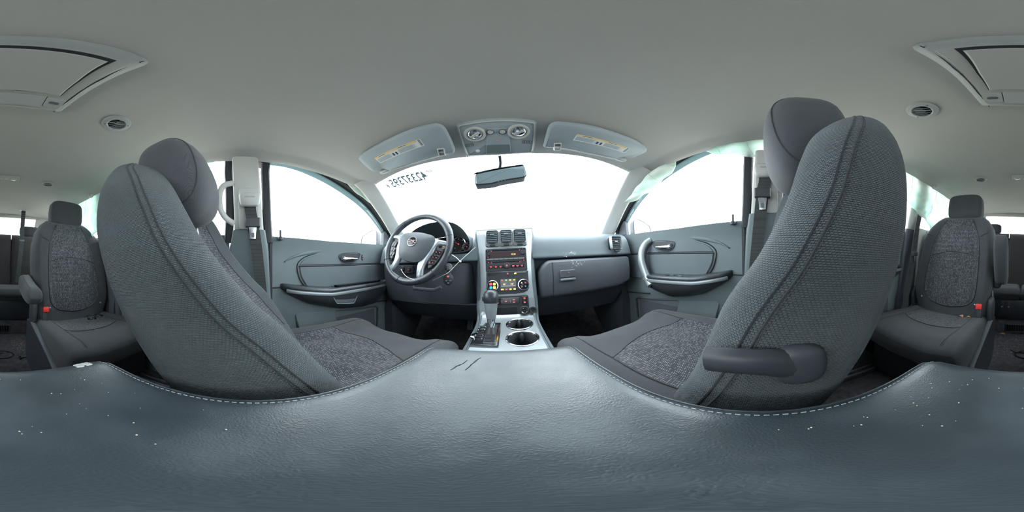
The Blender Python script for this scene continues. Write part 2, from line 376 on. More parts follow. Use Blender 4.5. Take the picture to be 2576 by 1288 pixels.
# ================================================================== SETTING
# ---- ground outside and outer skins of the car
tag(mk('ground', slab(lambda u, v: (-30 + 60 * u, -30 + 60 * v, -.55), 2, 2, (0, 0, -.05)), 'ground'), 'pale grey open ground outside the car', 'ground', kind='structure')
ZE = ([-2.1, -1.0, -.27, 0, .18, .40, .58], [1.235, 1.255, 1.258, 1.248, 1.23, 1.193, 1.152])
ZC = ([-2.1, -1.6, -1.0, -.1, .15, .30, .42, .50, .58], [1.27, 1.295, 1.30, 1.298, 1.278, 1.25, 1.213, 1.183, 1.158])
def zed(y): return ip(y, *ZE)
def zroof(x, y):
    zc = np.mean([ip(y + d, *ZC) for d in (-.04, -.02, 0, .02, .04)]); ze = np.mean([ip(y + d, *ZE) for d in (-.06, -.03, 0, .03, .06)])
    return ze + (zc - ze) * (1 - min(abs(x) / .62, 1.03) ** 3.2)
def ceil(u, v):
    x = -.645 + 1.29 * u; y = -2.05 + v * (2.05 + .565 + .012 * math.cos(abs(x) * 9)); z = zroof(x, y)
    if abs(x) > .62: z -= .012
    if abs(v - 1) < 1e-6: z += .004
    return x, y, z
tag(mk('ceiling', slab(ceil, 56, 70, (0, 0, .03)), 'headliner', sharp=60), 'grey fabric headliner curving over the whole cabin', 'ceiling', kind='structure')
rf = tag(mk('wall_top', slab(lambda u, v: (-.665 + 1.33 * u, -2.25 + 2.83 * v, .045 + max(zed(-2.25 + 2.83 * v) + .02, zroof(-.665 + 1.33 * u, -2.25 + 2.83 * v))), 20, 40, (0, 0, .012)), 'car_paint'), 'painted steel roof skin above the headliner', 'roof', kind='structure')
fl = tag(mk('floor', [slab(lambda u, v: (-.79 + 1.58 * u, -2.35 + 3.75 * v, ip(-2.35 + 3.75 * v, [-2.4, -1.46, -1.45, 1.0, 1.32, 1.4], [.12, .12, 0, 0, .30, .55])), 8, 120, (0, 0, -.06))], 'carpet', sharp=30), 'dark grey carpeted car floor with dust and crumbs', 'floor', kind='structure')
def wall(name, shapes, mat, label): return tag(mk(name, shapes, mat), label, 'wall', kind='structure')
wall('wall_front', [box((0, 1.40, .40), (1.7, .04, 1.0), 0), box((0, 1.33, .80), (1.6, .16, .06), .01)], 'black_plastic', 'dark firewall behind the dashboard and footwells')
for s, n in ((-1, 'left'), (1, 'right')):
    wall('wall_' + n, [box((s * .82, -.45, .33), (.03, 3.8, 1.02), 0), tube([(s * .665, y, zed(y) + .040) for y in np.linspace(-2.2, .56, 30)], (.03, .034), 8, up=(0, 0, 1))], 'car_paint', 'painted outer body side on the %s' % ('driver side' if s < 0 else 'passenger side'))
wall('wall_rear', [box((0, -2.36, .44), (1.66, .05, .86), .01), box((0, -2.16, 1.33), (1.5, .26, .07), .02)], 'pillar', 'tailgate inner panel under the rear window')

# ---- glass
def pane(name, S, nu, nv, mat, label, th=.004):
    v0 = V(S(.5, .5)); a = V(S(.6, .5)) - v0; b = V(S(.5, .6)) - v0; n = nrm(np.cross(a, b)) * th
    return tag(mk(name, grid(S, nu, nv), mat, sharp=180), label, 'window', kind='structure')
WSO, WSN = V(0, .575, 1.168), nrm((0, .33, .64))
def wsf(u, v):
    x = (-.60 - .10 * v + (1.20 + .2 * v) * u); t = v
    return x, .572 + .66 * t - .03 * (x / .6) ** 2, 1.166 - .34 * t
pane('window_1', wsf, 20, 8, 'glass', 'wide sloping windshield washed white by daylight')
def sideglass(name, s, ya, yb, z0, ztop, label, mat='glass'):
    def S(u, v):
        y = ya + (yb - ya) * u; z = z0 + (ztop(y) - z0) * v
        return s * (.745 - .16 * max(z - .86, 0)), y, z
    return pane(name, S, 16, 8, mat, label)
ftop = lambda y: ip(y, [.0, .06, .25, .45, .645, .79, .95], [1.30, 1.30, 1.27, 1.20, 1.10, .98, .84])
sideglass('window_2', -1, .045, .93, .82, ftop, 'driver front door glass bright white with daylight')
sideglass('window_3', 1, .045, .93, .82, ftop, 'passenger front door glass below the draped airbag')
sideglass('window_4', -1, -.80, -.09, .84, lambda y: 1.29, 'rear door glass seen behind the driver headrest')
sideglass('window_5', 1, -.80, -.09, .84, lambda y: 1.29, 'rear door glass behind the passenger front seat')
sideglass('window_6', -1, -1.95, -.98, .90, lambda y: 1.26, 'driver side rear quarter glass behind the airbag curtain', 'glass_rear')
sideglass('window_7', 1, -1.95, -.98, .90, lambda y: 1.26, 'passenger side rear quarter glass behind the airbag curtain', 'glass_rear')
pane('window_8', lambda u, v: (-.60 + 1.2 * u, -2.04 - .30 * v - .0 * u, 1.29 - .45 * v), 10, 6, 'glass_rear', 'rear window beyond the third row seats')

# ---- pillars
def pil(z0, z1, yc, w, xin, th, nz=10, r=.012):
    rings = []
    for k in range(nz + 1):
        z = z0 + (z1 - z0) * k / nz
        rings.append([(xin(z)[0] + q[0], xin(z)[1] + q[1], z) for q in [(a, b) for a, b in rr(th / 2, w(z) / 2, r, 3, 2)]])
    return rings
NT = [0]
def trim(shapes, mat, label, parent=None, sharp=38):
    NT[0] += 1
    return tag(mk('trim_%d' % NT[0], shapes, mat, sharp=sharp), label, 'trim', kind='structure')
for s in (-1, 1):
    sd = 'driver' if s < 0 else 'passenger'
    bx = lambda z: (s * (ip(z, [0, .5, .893, 1.27], [.735, .725, .675, .615]) + .02), ip(z, [0, .893, 1.27], [-.02, -.012, -.03]))
    bw = lambda z: ip(z, [0, .5, .88, .893, 1.27], [.26, .20, .15, .128, .105])
    b = trim([loft(pil(.895, 1.275 if s < 0 else 1.172, 0, bw, bx, .045))], 'pillar', 'pale grey upper door pillar trim on the %s side' % sd)
    bl = mk('lower_trim', loft(pil(0, .893, 0, lambda z: bw(z) + .012, lambda z: (bx(z)[0] - s * .004, bx(z)[1]), .05)), 'door_skin', b)
    # moulded belt recess plate on the pillar
    fb = Fr((s * .634, -.012, 1.01), (0, -s, 0), (0 * s, 0, 1)); fb = Fr((s * (.668 - .022 + .006), -.012, .985), (0, -s, 0), (-s * .16, 0, 1))
    mk('belt_plate', plate(fb, rr(.043, .092, .012, 3, 1), -.004, .004, .002), 'pillar', b)
    # door seals ahead of and behind the pillar
    for yy, zz in ((.062, 1.262), (-.098, 1.262)):
        NT[0] += 1
        tag(mk('trim_%d' % NT[0], tube([(s * .70, yy + (.012 if yy > 0 else -.006), .84), (s * .695, yy + (.006 if yy > 0 else 0), .95), (s * .682, yy, 1.10), (s * .672, yy - .004, 1.18), (s * .664, yy, zz)], (.020, .013), 8, up=(s, 0, 0)), 'seal'), 'black rubber door seal %s the %s door pillar' % ('ahead of' if yy > 0 else 'behind', sd), 'seal', kind='structure')
    # windshield pillar trim
    path = cr([(s * .585, .50, 1.185), (s * .600, .565, 1.148), (s * .622, .69, 1.055), (s * .650, .83, .945), (s * .672, .93, .865), (s * .68, .98, .80)], 5)
    rings = []
    for i, q in enumerate(path):
        t = nrm(path[min(i + 1, len(path) - 1)] - path[max(i - 1, 0)]); w = ip(i, [0, 5, 12, 25], [.050, .046, .042, .052])
        side = nrm((s * .55, -.55, -.10)); side = nrm(side - t * np.dot(side, t)); n = np.cross(t, side)
        rings.append([q + side * a + n * c for a, c in rr(w, .016, .014, 4, 3)])
    a = trim([loft(rings)], 'pillar', 'pale grey windshield pillar trim on the %s side' % sd)
    fa = Fr(path[9] + V(-s * .016, -.012, 0) * .9, nrm((s * .5, -.5, 0)), (0, -.3, .6))
    # rear quarter: dark pillar behind the rear door, pale trim above, dark lower panel
    cx = lambda z: (s * (ip(z, [0, .5, .88, 1.27], [.745, .735, .71, .645]) + .02), -.89)
    c = trim([loft(pil(.90, 1.275, 0, lambda z: .13, cx, .045))], 'pillar', 'pale upper pillar trim behind the %s rear door' % sd)
    mk('lower_trim', loft(pil(0, .90, 0, lambda z: ip(z, [0, .9], [.24, .15]), cx, .05)), 'dash_low', c)
    trim([slab(lambda u, v: (s * (.70 + .05 * sm(v * 2) - .05 * sm(v * 2)), -.95 - 1.35 * u, .0 + .92 * v), 12, 10, (s * .06, 0, 0))], 'pillar', 'pale quarter panel beside the third row on the %s side' % sd)
    trim([slab(lambda u, v: (s * (.47 + .20 * u), -2.02 - .26 * v + .12 * u, 1.285 - .42 * v - .02 * u), 6, 6, (s * .05, -.03, 0)),
          slab(lambda u, v: (s * (.64 + .05 * v), -1.88 - .17 * u, 1.27 - .40 * v), 4, 4, (s * .04, 0, 0))], 'pillar', 'pale pillar trim at the %s corner of the rear window' % sd)
trim([box((0, -2.03, 1.268), (1.2, .05, .05), .015)], 'headliner', 'padded rail along the top of the rear window')
# coat hooks of the roof edge
# ---- door frames above the glass (dark) and smoked rain guards
GL = [(.066, .84), (.062, 1.05), (.060, 1.205), (.075, 1.248), (.11, 1.256), (.25, 1.224), (.45, 1.150), (.645, 1.058), (.79, .940), (.80, .86)]
def gx(z): return .742 - .16 * max(z - .86, 0)
for s in (-1, 1):
    sd = 'driver' if s < 0 else 'passenger'
    top = cr([(.055, 1.22), (.075, 1.262), (.13, 1.268), (.25, 1.243), (.45, 1.172), (.645, 1.08), (.80, .955), (.85, .87)], 6)
    rings = []
    for i, q in enumerate(top):
        t = nrm(top[min(i + 1, len(top) - 1)] - top[max(i - 1, 0)]); n = V(-t[1], t[0]) if True else 0
        n = n if n[1] > 0 or n[0] > 0 else -n
        z0, y0 = q[1], q[0]
        ri = []
        for k, (a, dx) in enumerate([(0.004, .0), (.004, -.028), (.022, -.04), (.075, -.03), (.085, .03), (.004, .02)]):
            yy, zz = y0 + n[0] * a, z0 + n[1] * a; ri.append((s * (gx(min(zz, 1.28)) + dx), yy, zz))
        rings.append(ri)
    trim([loft(rings)], 'seal', 'black window frame around the %s front door glass' % sd)
    if s:
        g = []
        for i, q in enumerate(top):
            t = nrm(top[min(i + 1, len(top) - 1)] - top[max(i - 1, 0)]); n = V(-t[1], t[0]); n = n if n[1] > 0 or n[0] > 0 else -n
            w = .030 * sm(i / 6) * (1 - .35 * sm((i - 30) / 12))
            g.append([(s * (gx(q[1] + n[1] * a) + .012), q[0] + n[0] * a, q[1] + n[1] * a) for a in (.03, .006, -w * .5, -w)])
        v, f = loft(g, closed=False)
        tag(mk('rain_guard', (v, f), 'rain_guard', sharp=180), 'smoked teal rain guard strip along the top of the %s window' % sd, 'rain guard')
# ================================================================== ARMREST LID OF THE CENTRE CONSOLE
ar = thing('console_armrest', (0, 0, .50), 'large black grained leather armrest lid with stitched edges between the front seats', 'armrest')
AW = lambda y: ip(y, [-.21, -.15, .0, .15, .27], [.128, .131, .125, .122, .112])
def ar_ring(y):
    e = 1.0
    if y > .225: e = math.sqrt(max(0, 1 - ((y - .225) / .042) ** 2))
    if y < -.165: e = math.sqrt(max(0, 1 - ((-.165 - y) / .042) ** 2))
    w = AW(y) * (1 - .10 * (1 - e)) + .012; top = .592 + .003 * math.cos((y - .03) * 6); zb = .51; h = .036 * (1 - e) ** 1.0
    pts = []
    for q in np.linspace(-1, 1, 25):
        x = w * q; z = top - .006 * abs(q) ** 2.5 - (.036 * max(0, (abs(q) - .86) / .14) ** 2.2) - h
        pts.append((x + .0, y, z))
    pts += [(w * .995, y, .53), (w * .97, y, zb), (0, y, zb), (-w * .97, y, zb), (-w * .995, y, .53)]
    return pts
ys = list(np.linspace(-.2065, -.165, 8)) + list(np.linspace(-.15, .21, 22)) + list(np.linspace(.225, .2665, 8))
rg = [ar_ring(y) for y in ys]
mk('pad', loft(rg), 'leather', ar, sharp=70)
def ar_surf(x, y):
    r = ar_ring(y); xs = [p[0] for p in r[:25]]; zs = [p[2] for p in r[:25]]
    return V(x, y, ip(x, xs, zs) + .0006)
for s in (-1, 1):
    yy = np.linspace(-.188, .252, 90)
    lines = [[ar_surf(s * (AW(y) + o), y) for y in yy] for o in (-.0065, .0, .0055)]
    mk('seam', tube(lines[1], .0013, 6), 'thread_dark' if 0 else 'leather', ar)
    for k in (0, 2): tag(mk('stitching', stitches(lines[k], .0062, .00055, .38), 'thread' if k else 'thread', ar), kind='stuff')
# scuffs: two scars towards the front, a worn white patch at the back edge, crumbs
sc1 = [ar_surf(-.052 + .012 * t, .178 + .030 * t) for t in np.linspace(0, 1, 6)]; sc2 = [ar_surf(-.036 + .013 * t, .182 + .036 * t) for t in np.linspace(0, 1, 6)]
for sc_ in (sc1, sc2):
    pq = cr([q + V(random.gauss(0, .0012), random.gauss(0, .001), -.0004) for q in sc_], 4); mk('scar', tube(pq, [(.0003 + .0011 * random.random() * math.sin(math.pi * (i + .5) / len(pq)), .0005) for i in range(len(pq))], 5), 'scar', ar)
worn = []
for k in range(26):
    x = -.105 + random.random() * .022; y = -.176 - random.random() * .012; q = ar_surf(x, y); r_ = .0012 + .0016 * random.random(); worn.append(sell(q, (r_ * 1.6, r_, .0005), 1, 7, 4))
tag(mk('worn_patch', worn, 'scuff', ar), 'worn pale patch at the back edge', kind='stuff')
cb = []
for k in range(70):
    x = random.uniform(-.1, .1); y = random.uniform(-.17, .0 if k < 58 else .2)
    if math.hypot(x - .02, y) < .075: continue
    q = ar_surf(x, y); r_ = random.uniform(.00035, .0008); cb.append(sell(q + V(0, 0, .0003), (r_, r_, r_), 1, 6, 4))
tag(mk('crumbs', cb, 'crumb'), 'tiny pale crumbs scattered over the black armrest lid', 'crumbs', kind='stuff')

# ================================================================== FRONT SEATS
def front_seat(s, ribs, hwv, xc, cush, head, label):
    root = thing('front_seat', (s * xc, .25, 0), label, 'seat', 'front bucket seats')
    ribs = cr([(a, b, c, d, h) for (a, b, c, d), h in zip(ribs, hwv)], 5)
    rings = []; M = len(ribs)
    for i, (fy, fz, by, bz, hw) in enumerate(ribs):
        F, B = V(fy, fz), V(by, bz); dp = np.linalg.norm(F - B) / 2 + 1e-4; v = i / (M - 1)
        dip = .060 * sm(v * 4) * (1 - sm((v - .72) / .25))
        ring = []
        for a, b in rr(hw, dp, min(.055, dp * .8), 5, 8):
            bb = b / dp; q = (F + B) / 2 + (F - B) / 2 * bb
            if bb > .3:
                aa = abs(a) / hw; q = q - (F - B) / (2 * dp) * dip * (1 - sm((aa - .35) / .5)) * sm((bb - .3) / .6)
            bul = .010 * (1 - bb * bb) if abs(a) > hw * .9 else 0
            ring.append(V(s * (xc + a + math.copysign(bul, a)), q[0], q[1]))
        rings.append(ring)
    uv = metric_uv(rings)
    bk = mk('backrest', loft(rings), 'weave_coarse', root, sharp=80, uv=uv)
    # inner side: x = xc - hw -> ring points with a = -hw: side between corner 2 and 3
    n1 = 6 + 7; side0 = n1 + 6      # first point after corner 2
    def lane(k, out=.0012, lo=2, hi=M - 5): return [rings[i][k] + V(-s * out, 0, 0) for i in range(lo, hi)]
    def mixlane(k, t, out=.0012, lo=1, hi=M - 4):
        return [rings[i][k] * (1 - t) + rings[i][k + 1] * t + nrm(rings[i][k] - V(s * xc, rings[i][k][1] - .02, rings[i][k][2])) * out for i in range(lo, hi)]
    k0 = side0 - 2
    for t in (.1, .75): mk('seam', tube(mixlane(k0, t, .0002), .0014, 6), 'weave_fine', root)
    for t in (.02, .9): tag(mk('stitching', stitches(mixlane(k0, t, .0014), .006, .0005, .3), 'thread_dark', root), kind='stuff')
    # patterned centre panel on the front of the backrest, with piping
    pr = []
    for i in range(5, M - 10):
        fy, fz, by, bz, _h = ribs[i]; nn = nrm((0, fy - by, fz - bz)); pr.append([rings[i][k] + nn * .003 for k in range(6, 13)])
    mk('back_panel', loft(pr, False), 'pattern', root, sharp=180, uv=metric_uv(pr, False))
    for k in (0, 6): mk('seam', tube([r[k] for r in pr], .0018, 6), 'weave_fine', root)
    # headrest
    hc, hr, tilt = head; c, sn = math.cos(tilt), math.sin(tilt)
    Mx = np.array([[1, 0, 0], [0, c, -sn], [0, sn, c]])
    def hf(q):
        t = q[2] / hr[2]; x = q[0] * (1 - .16 * max(0, t) ** 2 - .12 * max(0, -t)); y = q[1] * (1 - .30 * max(0, t) ** 2 - .10 * max(0, -t) ** 2)
        if q[1] > 0: y += .012 * (1 - t * t)
        return x, y, q[2]
    hv = sell((s * hc[0], hc[1], hc[2]), hr, .62, 40, 22, Mx, hf)
    hd = mk('headrest', hv, 'weave_fine', root, sharp=180, uv=[(q[1] * 1.0 + q[0], q[2]) for q in hv[0]])
    loop = []
    for k in range(49):
        th = 2 * math.pi * k / 48; pw = lambda q, e: math.copysign(abs(q) ** e, q); kx = .80; rem = (1 - kx ** (2 / .62)) ** .31 * 1.004
        q = V(hf(V(-s * hr[0] * kx, hr[1] * rem * pw(math.cos(th), .62), hr[2] * rem * pw(math.sin(th), .62)))); loop.append(Mx @ q + V(s * hc[0], hc[1], hc[2]))
    mk('seam', tube(loop[:-1], .0016, 6, closed=True), 'weave_fine', hd); mk('stitching', stitches([V(s * hc[0], hc[1], hc[2]) + (q - V(s * hc[0], hc[1], hc[2])) * 1.004 + V(s * .005, 0, 0) for q in loop], .006, .0005, .3), 'thread_dark', hd)['kind'] = 'stuff'
    for d in (-.06, .06): mk('post', tube([Mx @ V(d, -.005, -hr[2] * .8) + V(s * hc[0], hc[1], hc[2]), Mx @ V(d, -.005, -hr[2] - .09) + V(s * hc[0], hc[1], hc[2])], .006, 10), 'steel', hd)
    # cushion: rings along y
    y0, y1, zt, x0, x1 = cush; rings = []; N = 26
    for i in range(N + 1):
        y = y0 + (y1 - y0) * (1 - (1 - i / N) ** 1.3); t = (y - y0) / (y1 - y0); e = math.sqrt(max(0, 1 - max(0, (t - .80) / .2) ** 2)); hw = (x1 - x0) / 2 * (1 - .12 * (1 - e)); xm = (x0 + x1) / 2
        top = zt + .012 * math.sin(t * 2.4) - .05 * (1 - e); bot = zt - .15 + .06 * (1 - e)
        ring = []
        for a, b in rr(hw, (top - bot) / 2, .05 * max(e, .35), 5, 10):
            z = (top + bot) / 2 + b
            if b > 0:
                aa = abs(a) / hw; z -= .026 * (1 - sm((aa - .45) / .3)) * (1 - t * .35) * (b / ((top - bot) / 2)) ** 2
                z += .0025 * math.sin(14 * a * 3 + y * 55) * (1 - aa) * (1 if s < 0 else .25)
            ring.append(V(s * (xm + a), y, z))
        rings.append(ring)
    uv = metric_uv(rings)
    cu = mk('cushion', loft(rings), 'weave_fine', root, sharp=80, uv=uv)
    nt0 = 6; # top side points: indices 5.. (between corner0 end and corner1 start)
    tops = [[r[5 + k] for k in range(11)] for r in rings]
    def topz(x, y):
        i = min(range(len(rings)), key=lambda q: abs(rings[q][0][1] - y)); r = sorted(tops[i], key=lambda p: p[0]); j = i + (1 if y > rings[i][0][1] else -1); j = min(max(j, 0), N)
        r2 = sorted(tops[j], key=lambda p: p[0]); za = ip(x, [p[0] for p in r], [p[2] for p in r]); zb_ = ip(x, [p[0] for p in r2], [p[2] for p in r2])
        ya, yb = rings[i][0][1], rings[j][0][1]; w = 0 if ya == yb else (y - ya) / (yb - ya); return za * (1 - w) + zb_ * w
    # patterned centre panel with an arched front seam
    xa, xb = x0 + .085, x1 - .085
    def pc(u, v):
        x = xa + (xb - xa) * u; arch = y1 - .155 - .055 * (2 * u - 1) ** 2; y = y0 + .02 + (arch - y0 - .02) * v; return s * x, y, topz(s * x, y) + .0022
    g = grid(pc, 20, 24); pn = mk('centre_panel', g, 'pattern', root, sharp=180, uv=[(q[1], q[0]) for q in g[0]])
    edge = [pc(u, 1) for u in np.linspace(0, 1, 24)]; mk('seam', tube([V(*q) + V(0, 0, .0005) for q in edge], .0016, 6), 'weave_fine', root)
    for u in (0, 1):
        ln = [pc(u, v) for v in np.linspace(0, 1, 20)] + [V(s * (xa + (xb - xa) * u + (u * 2 - 1) * .02 * t), 0, 0) + V(0, y1 - .21 + .16 * t, 0) for t in (.4, .7, 1)]
        ln = [V(q[0], q[1], topz(q[0], q[1]) + .0012) for q in ln]; mk('seam', tube(ln, .0016, 6), 'weave_fine', root)
    # base shell, rails
    mk('side_shield', [box((s * (x0 + .03), (y0 + y1) / 2 - .03, zt - .19), (.03, y1 - y0 - .08, .11), .012)], 'black_plastic', root)
    mk('seat_base', box((s * xm, (y0 + y1) / 2 - .02, .19), (x1 - x0 - .10, y1 - y0 - .1, .22), .03), 'black_plastic', root)
    for d in (-.15, .15):
        mk('rail', box((s * (xm + d), .20, .04), (.045, .52, .05), .006), 'steel', root)
    return root, rings
hw = [.225, .228, .228, .228, .226, .222, .212, .185, .115]
kL, kR = 1.11, 1.143
ribsL = [(.17, .43, -.06, .43), (.124, .529, -.125, .533), (.062, .633, -.178, .601), (.003, .696, -.220, .652), (-.068, .781, -.276, .73), (-.106, .845, -.314, .822), (-.138, .903, -.314, .916), (-.178, .950, -.282, .982), (-.236, 1.000, -.240, 1.001)]
ribsR = [(.145, .43, -.05, .43), (.102, .537, -.104, .55), (.054, .675, -.160, .648), (.008, .744, -.196, .733), (-.023, .806, -.212, .807), (-.040, .868, -.208, .894), (-.058, .924, -.186, .960), (-.092, .975, -.152, .998), (-.122, 1.010, -.126, 1.011)]
front_seat(-1, ribsL, hw, .400, (.02, .515, .468, .135, .645), ((.372, -.184, .972), (.130, .076, .127), .22), 'driver seat in grey fabric, reclined, facing the steering wheel')
psr, _ = front_seat(1, ribsR, hw, .400, (.02, .505, .468, .145, .640), ((.378, -.080, 1.012), (.130, .068, .124), -.12), 'passenger seat in grey fabric with black recline lever on its inner side')
# recline lever on the passenger seat, inner side
lv = [P(2010, 917, X=.160), P(1930, 912, X=.152), P(1850, 908, X=.150), P(1782, 902, X=.152)]
mk('recline_lever', [tube(cr(lv, 5), [(.011, .019 - .0042 * min(k / 8, 1)) for k in range(16)], 12, up=(0, .1, 1)),
                     sell(P(2012, 917, X=.160), (.013, .026, .028), .75, 20, 12)], 'black_plastic', psr)
# ================================================================== SECOND ROW CAPTAIN CHAIRS
def captain_chair(xc, s, label, arm_raise, hs=0):
    root = thing('captain_chair', (xc, -.80, 0), label, 'seat', 'second row captain chairs')
    HWZ = ([.34, .42, .55, .70, .82, .92, .985, 1.02], [.225, .245, .262, .268, .262, .235, .195, .15])
    y0z = lambda z: -.885 - .27 * (z - .36)
    def front(x, z):
        hw = ip(z, *HWZ); q = abs(x) / hw
        return y0z(z) + .050 * sm((q - .50) / .38) * sm((z - .36) / .15) * (1 - sm((z - .86) / .14)) + .012 * (1 - q * q)
    rings = []; zs = list(np.linspace(.34, .90, 18)) + list(np.linspace(.92, 1.02, 10))
    for z in zs:
        e = math.sqrt(max(0, 1 - max(0, (z - .94) / .082) ** 2)); hw = ip(z, *HWZ); dp = .062 * max(e, .12); ring = []
        for a, b in rr(hw, dp, min(.045, dp * .9), 5, 10):
            yb = y0z(z) - .065 + b
            if b > 0: yb = (y0z(z) - .065) * (1 - b / dp) + (front(a, z) - (.062 - dp)) * (b / dp)
            ring.append(V(xc + a, yb, z))
        rings.append(ring)
    mk('backrest', loft(rings), 'weave_fine', root, sharp=80, uv=metric_uv(rings))
    # centre panel, rounded at the bottom, tapering at the shoulders; an arched seam divides it
    def wz(z): return ip(z, [.42, .60, .75, .86, .93, .985], [.166, .176, .172, .160, .128, .092]) * max(.0, 1 - max(0, (.535 - z) / .1155) ** 2.6) ** (1 / 2.6) 
    def pn(z0, z1, name, curve):
        def S(u, v):
            a = 2 * u - 1; z = z0(a) + (z1(a) - z0(a)) * v; w = wz(z0(0) + (z1(0) - z0(0)) * v) if name != 'x' else wz(z); x = w * a
            return xc + x, front(x, z) + .0035 - .0 * v, z
        g = grid(S, 24, 24); return mk('centre_panel', g, 'pattern', root, sharp=180, uv=[(q[0], q[2]) for q in g[0]]), S
    arch = lambda a: .760 - .035 * a * a
    p1, S1 = pn(lambda a: .42, arch, 'lower', 0); p2, S2 = pn(arch, lambda a: .985, 'upper', 0)
    mk('seam', tube([V(*S1(u, 1)) + V(0, .001, 0) for u in np.linspace(0, 1, 24)], .0022, 6), 'weave_fine', root)
    for u in (0, 1): mk('seam', tube([V(*S1(u, v)) for v in np.linspace(0, 1, 20)] + [V(*S2(u, v)) for v in np.linspace(.05, 1, 20)], .0022, 6), 'weave_fine', root)
    mk('seam', tube([V(*S1(u, 0)) for u in np.linspace(0, 1, 16)], .0022, 6), 'weave_fine', root)
    for d in (-1, 1):
        mk('seam', tube([V(xc + d * x, front(d * x, z) + .002, z) for x, z in ((.165, .86), (.195, .875), (.215, .88), (.225, .90))], .0018, 6), 'weave_fine', root)
        mk('button', sell((xc + d * .178, front(d * .178, .455) + .004, .455), (.007, .004, .007), 1, 12, 8), 'steel', root)
        mk('stitching', stitches([(xc + d * (ip(z, *HWZ) - .012), front(d * (ip(z, *HWZ) - .03), z) - .006, z) for z in np.linspace(.55, .97, 30)], .008, .0007, .3), 'thread_dark', root)['kind'] = 'stuff'
    # headrest
    hc = V(xc + hs, y0z(1.09) - .035, 1.088); hv = sell(hc, (.128, .052, .092), .38, 36, 18, None, lambda q: (q[0] * (1 - .05 * max(0, q[2] / .09)), q[1] + .014 * (1 - (q[0] / .13) ** 2), q[2]))
    hd = mk('headrest', hv, 'weave_fine', root, sharp=180, uv=[(q[0], q[2] + q[1]) for q in hv[0]])
    for d in (-.07, .07): mk('post', tube([hc + V(d, 0, -.05), hc + V(d, 0, -.15)], .006, 8), 'steel', hd)
    mk('seam', tube([hc + V(-s * .104, .050 * math.cos(a), .084 * math.sin(a)) for a in np.linspace(-1.4, 1.9, 20)], .0016, 6), 'weave_fine', hd)
    # cushion
    rings = []; N = 24; y0, y1 = -.93, -.475
    def ctop(x, y):
        t = (y - y0) / (y1 - y0); q = abs(x) / .262
        return .372 + .030 * t + .016 * sm((q - .5) / .3) * (1 - sm((q - .85) / .2)) - .012 * (1 - t) - .05 * (1 - math.sqrt(max(0, 1 - max(0, (t - .8) / .2) ** 2)))
    for i in range(N + 1):
        y = y0 + (y1 - y0) * (1 - (1 - i / N) ** 1.4); t = (y - y0) / (y1 - y0); e = math.sqrt(max(0, 1 - max(0, (t - .8) / .2) ** 2)); hw = .262 * (1 - .10 * (1 - e)); bot = .255 + .03 * (1 - e); ring = []
        tz = ctop(0, y)
        for a, b in rr(hw, (tz - bot) / 2, .045 * max(e, .4), 5, 10):
            z = (tz + bot) / 2 + b
            if b > 0: z += (ctop(a, y) - tz) * (b / ((tz - bot) / 2))
            ring.append(V(xc + a, y, z))
        rings.append(ring)
    mk('cushion', loft(rings), 'weave_fine', root, sharp=80, uv=metric_uv(rings))
    cpan = lambda u, v: (xc - .163 + .326 * u, -.92 + (.27 - .05 * (2 * u - 1) ** 2) * v, ctop((-.163 + .326 * u), -.92 + (.27 - .05 * (2 * u - 1) ** 2) * v) + .0022); g = grid(cpan, 16, 14); mk('seam', tube([V(*cpan(u, 1)) for u in np.linspace(0, 1, 16)], .0018, 6), 'weave_fine', root)
    mk('centre_panel', g, 'pattern', root, sharp=180, uv=[(q[1], q[0]) for q in g[0]])
    for d in (-1, 1):
        for o in (0, .012):
            ln = [(xc + d * (.165 + o * .6), y, ctop(.165, y) + .0012) for y in np.linspace(-.90, -.50, 24)] + [(xc + d * (.165 + o * .6), -.4785, z) for z in (.345, .32, .29)]
            mk('seam', tube(cr(ln, 2), .0016, 6), 'weave_fine', root)
    # base: plastic side shields with a bright lip, recliner covers
    for d in (-1, 1):
        x = xc + d * .268
        out = [(-.50, .26), (-.56, .30), (-.70, .335), (-.93, .36), (-1.02, .34), (-1.02, .10), (-.96, .03), (-.62, .05), (-.50, .16)]
        fr = Fr((x, 0, 0), (0, 1, 0), (0, 0, 1))
        mk('side_shield', plate(fr, out, -.012, .012, .005), 'black_plastic', root)
        mk('shield_lip', tube(cr([(x, -.495, .262), (x, -.56, .303), (x, -.70, .338), (x, -.93, .363)], 4), (.013, .005), 8, up=(0, 0, 1)), 'door_low', root)
        mk('recliner_cover', [sell((xc + d * .262, -.93, .42), (.022, .045, .085), .7, 16, 10), tube([(xc + d * .266, -.90, .35), (xc + d * .27, -.93, .45), (xc + d * .262, -.96, .53)], (.010, .020), 8, up=(0, 1, 0))], 'black_plastic', root)
    mk('base', box((xc, -.76, .14), (.48, .46, .24), .03), 'black_plastic', root)
    # buckle on the inner side
    bx = xc - s * .205
    bu = mk('buckle', [box((bx, -.885, .395), (.032, .026, .10), .006, 2, np.array(Matrix.Rotation(.18, 3, 'X')))], 'black_plastic', root)
    mk('release_button', [box((bx, -.868, .452), (.034, .024, .032), .005, 2, np.array(Matrix.Rotation(.18, 3, 'X')))], 'red', bu)
    # inner armrest, hinged on the backrest
    ax = xc - s * .312; piv = V(ax, -1.0, .60 if arm_raise < 30 else .58); a = math.radians(arm_raise); dv = V(0, math.cos(a), math.sin(a)); uvv = V(0, -math.sin(a), math.cos(a))
    L = .31; rings = []
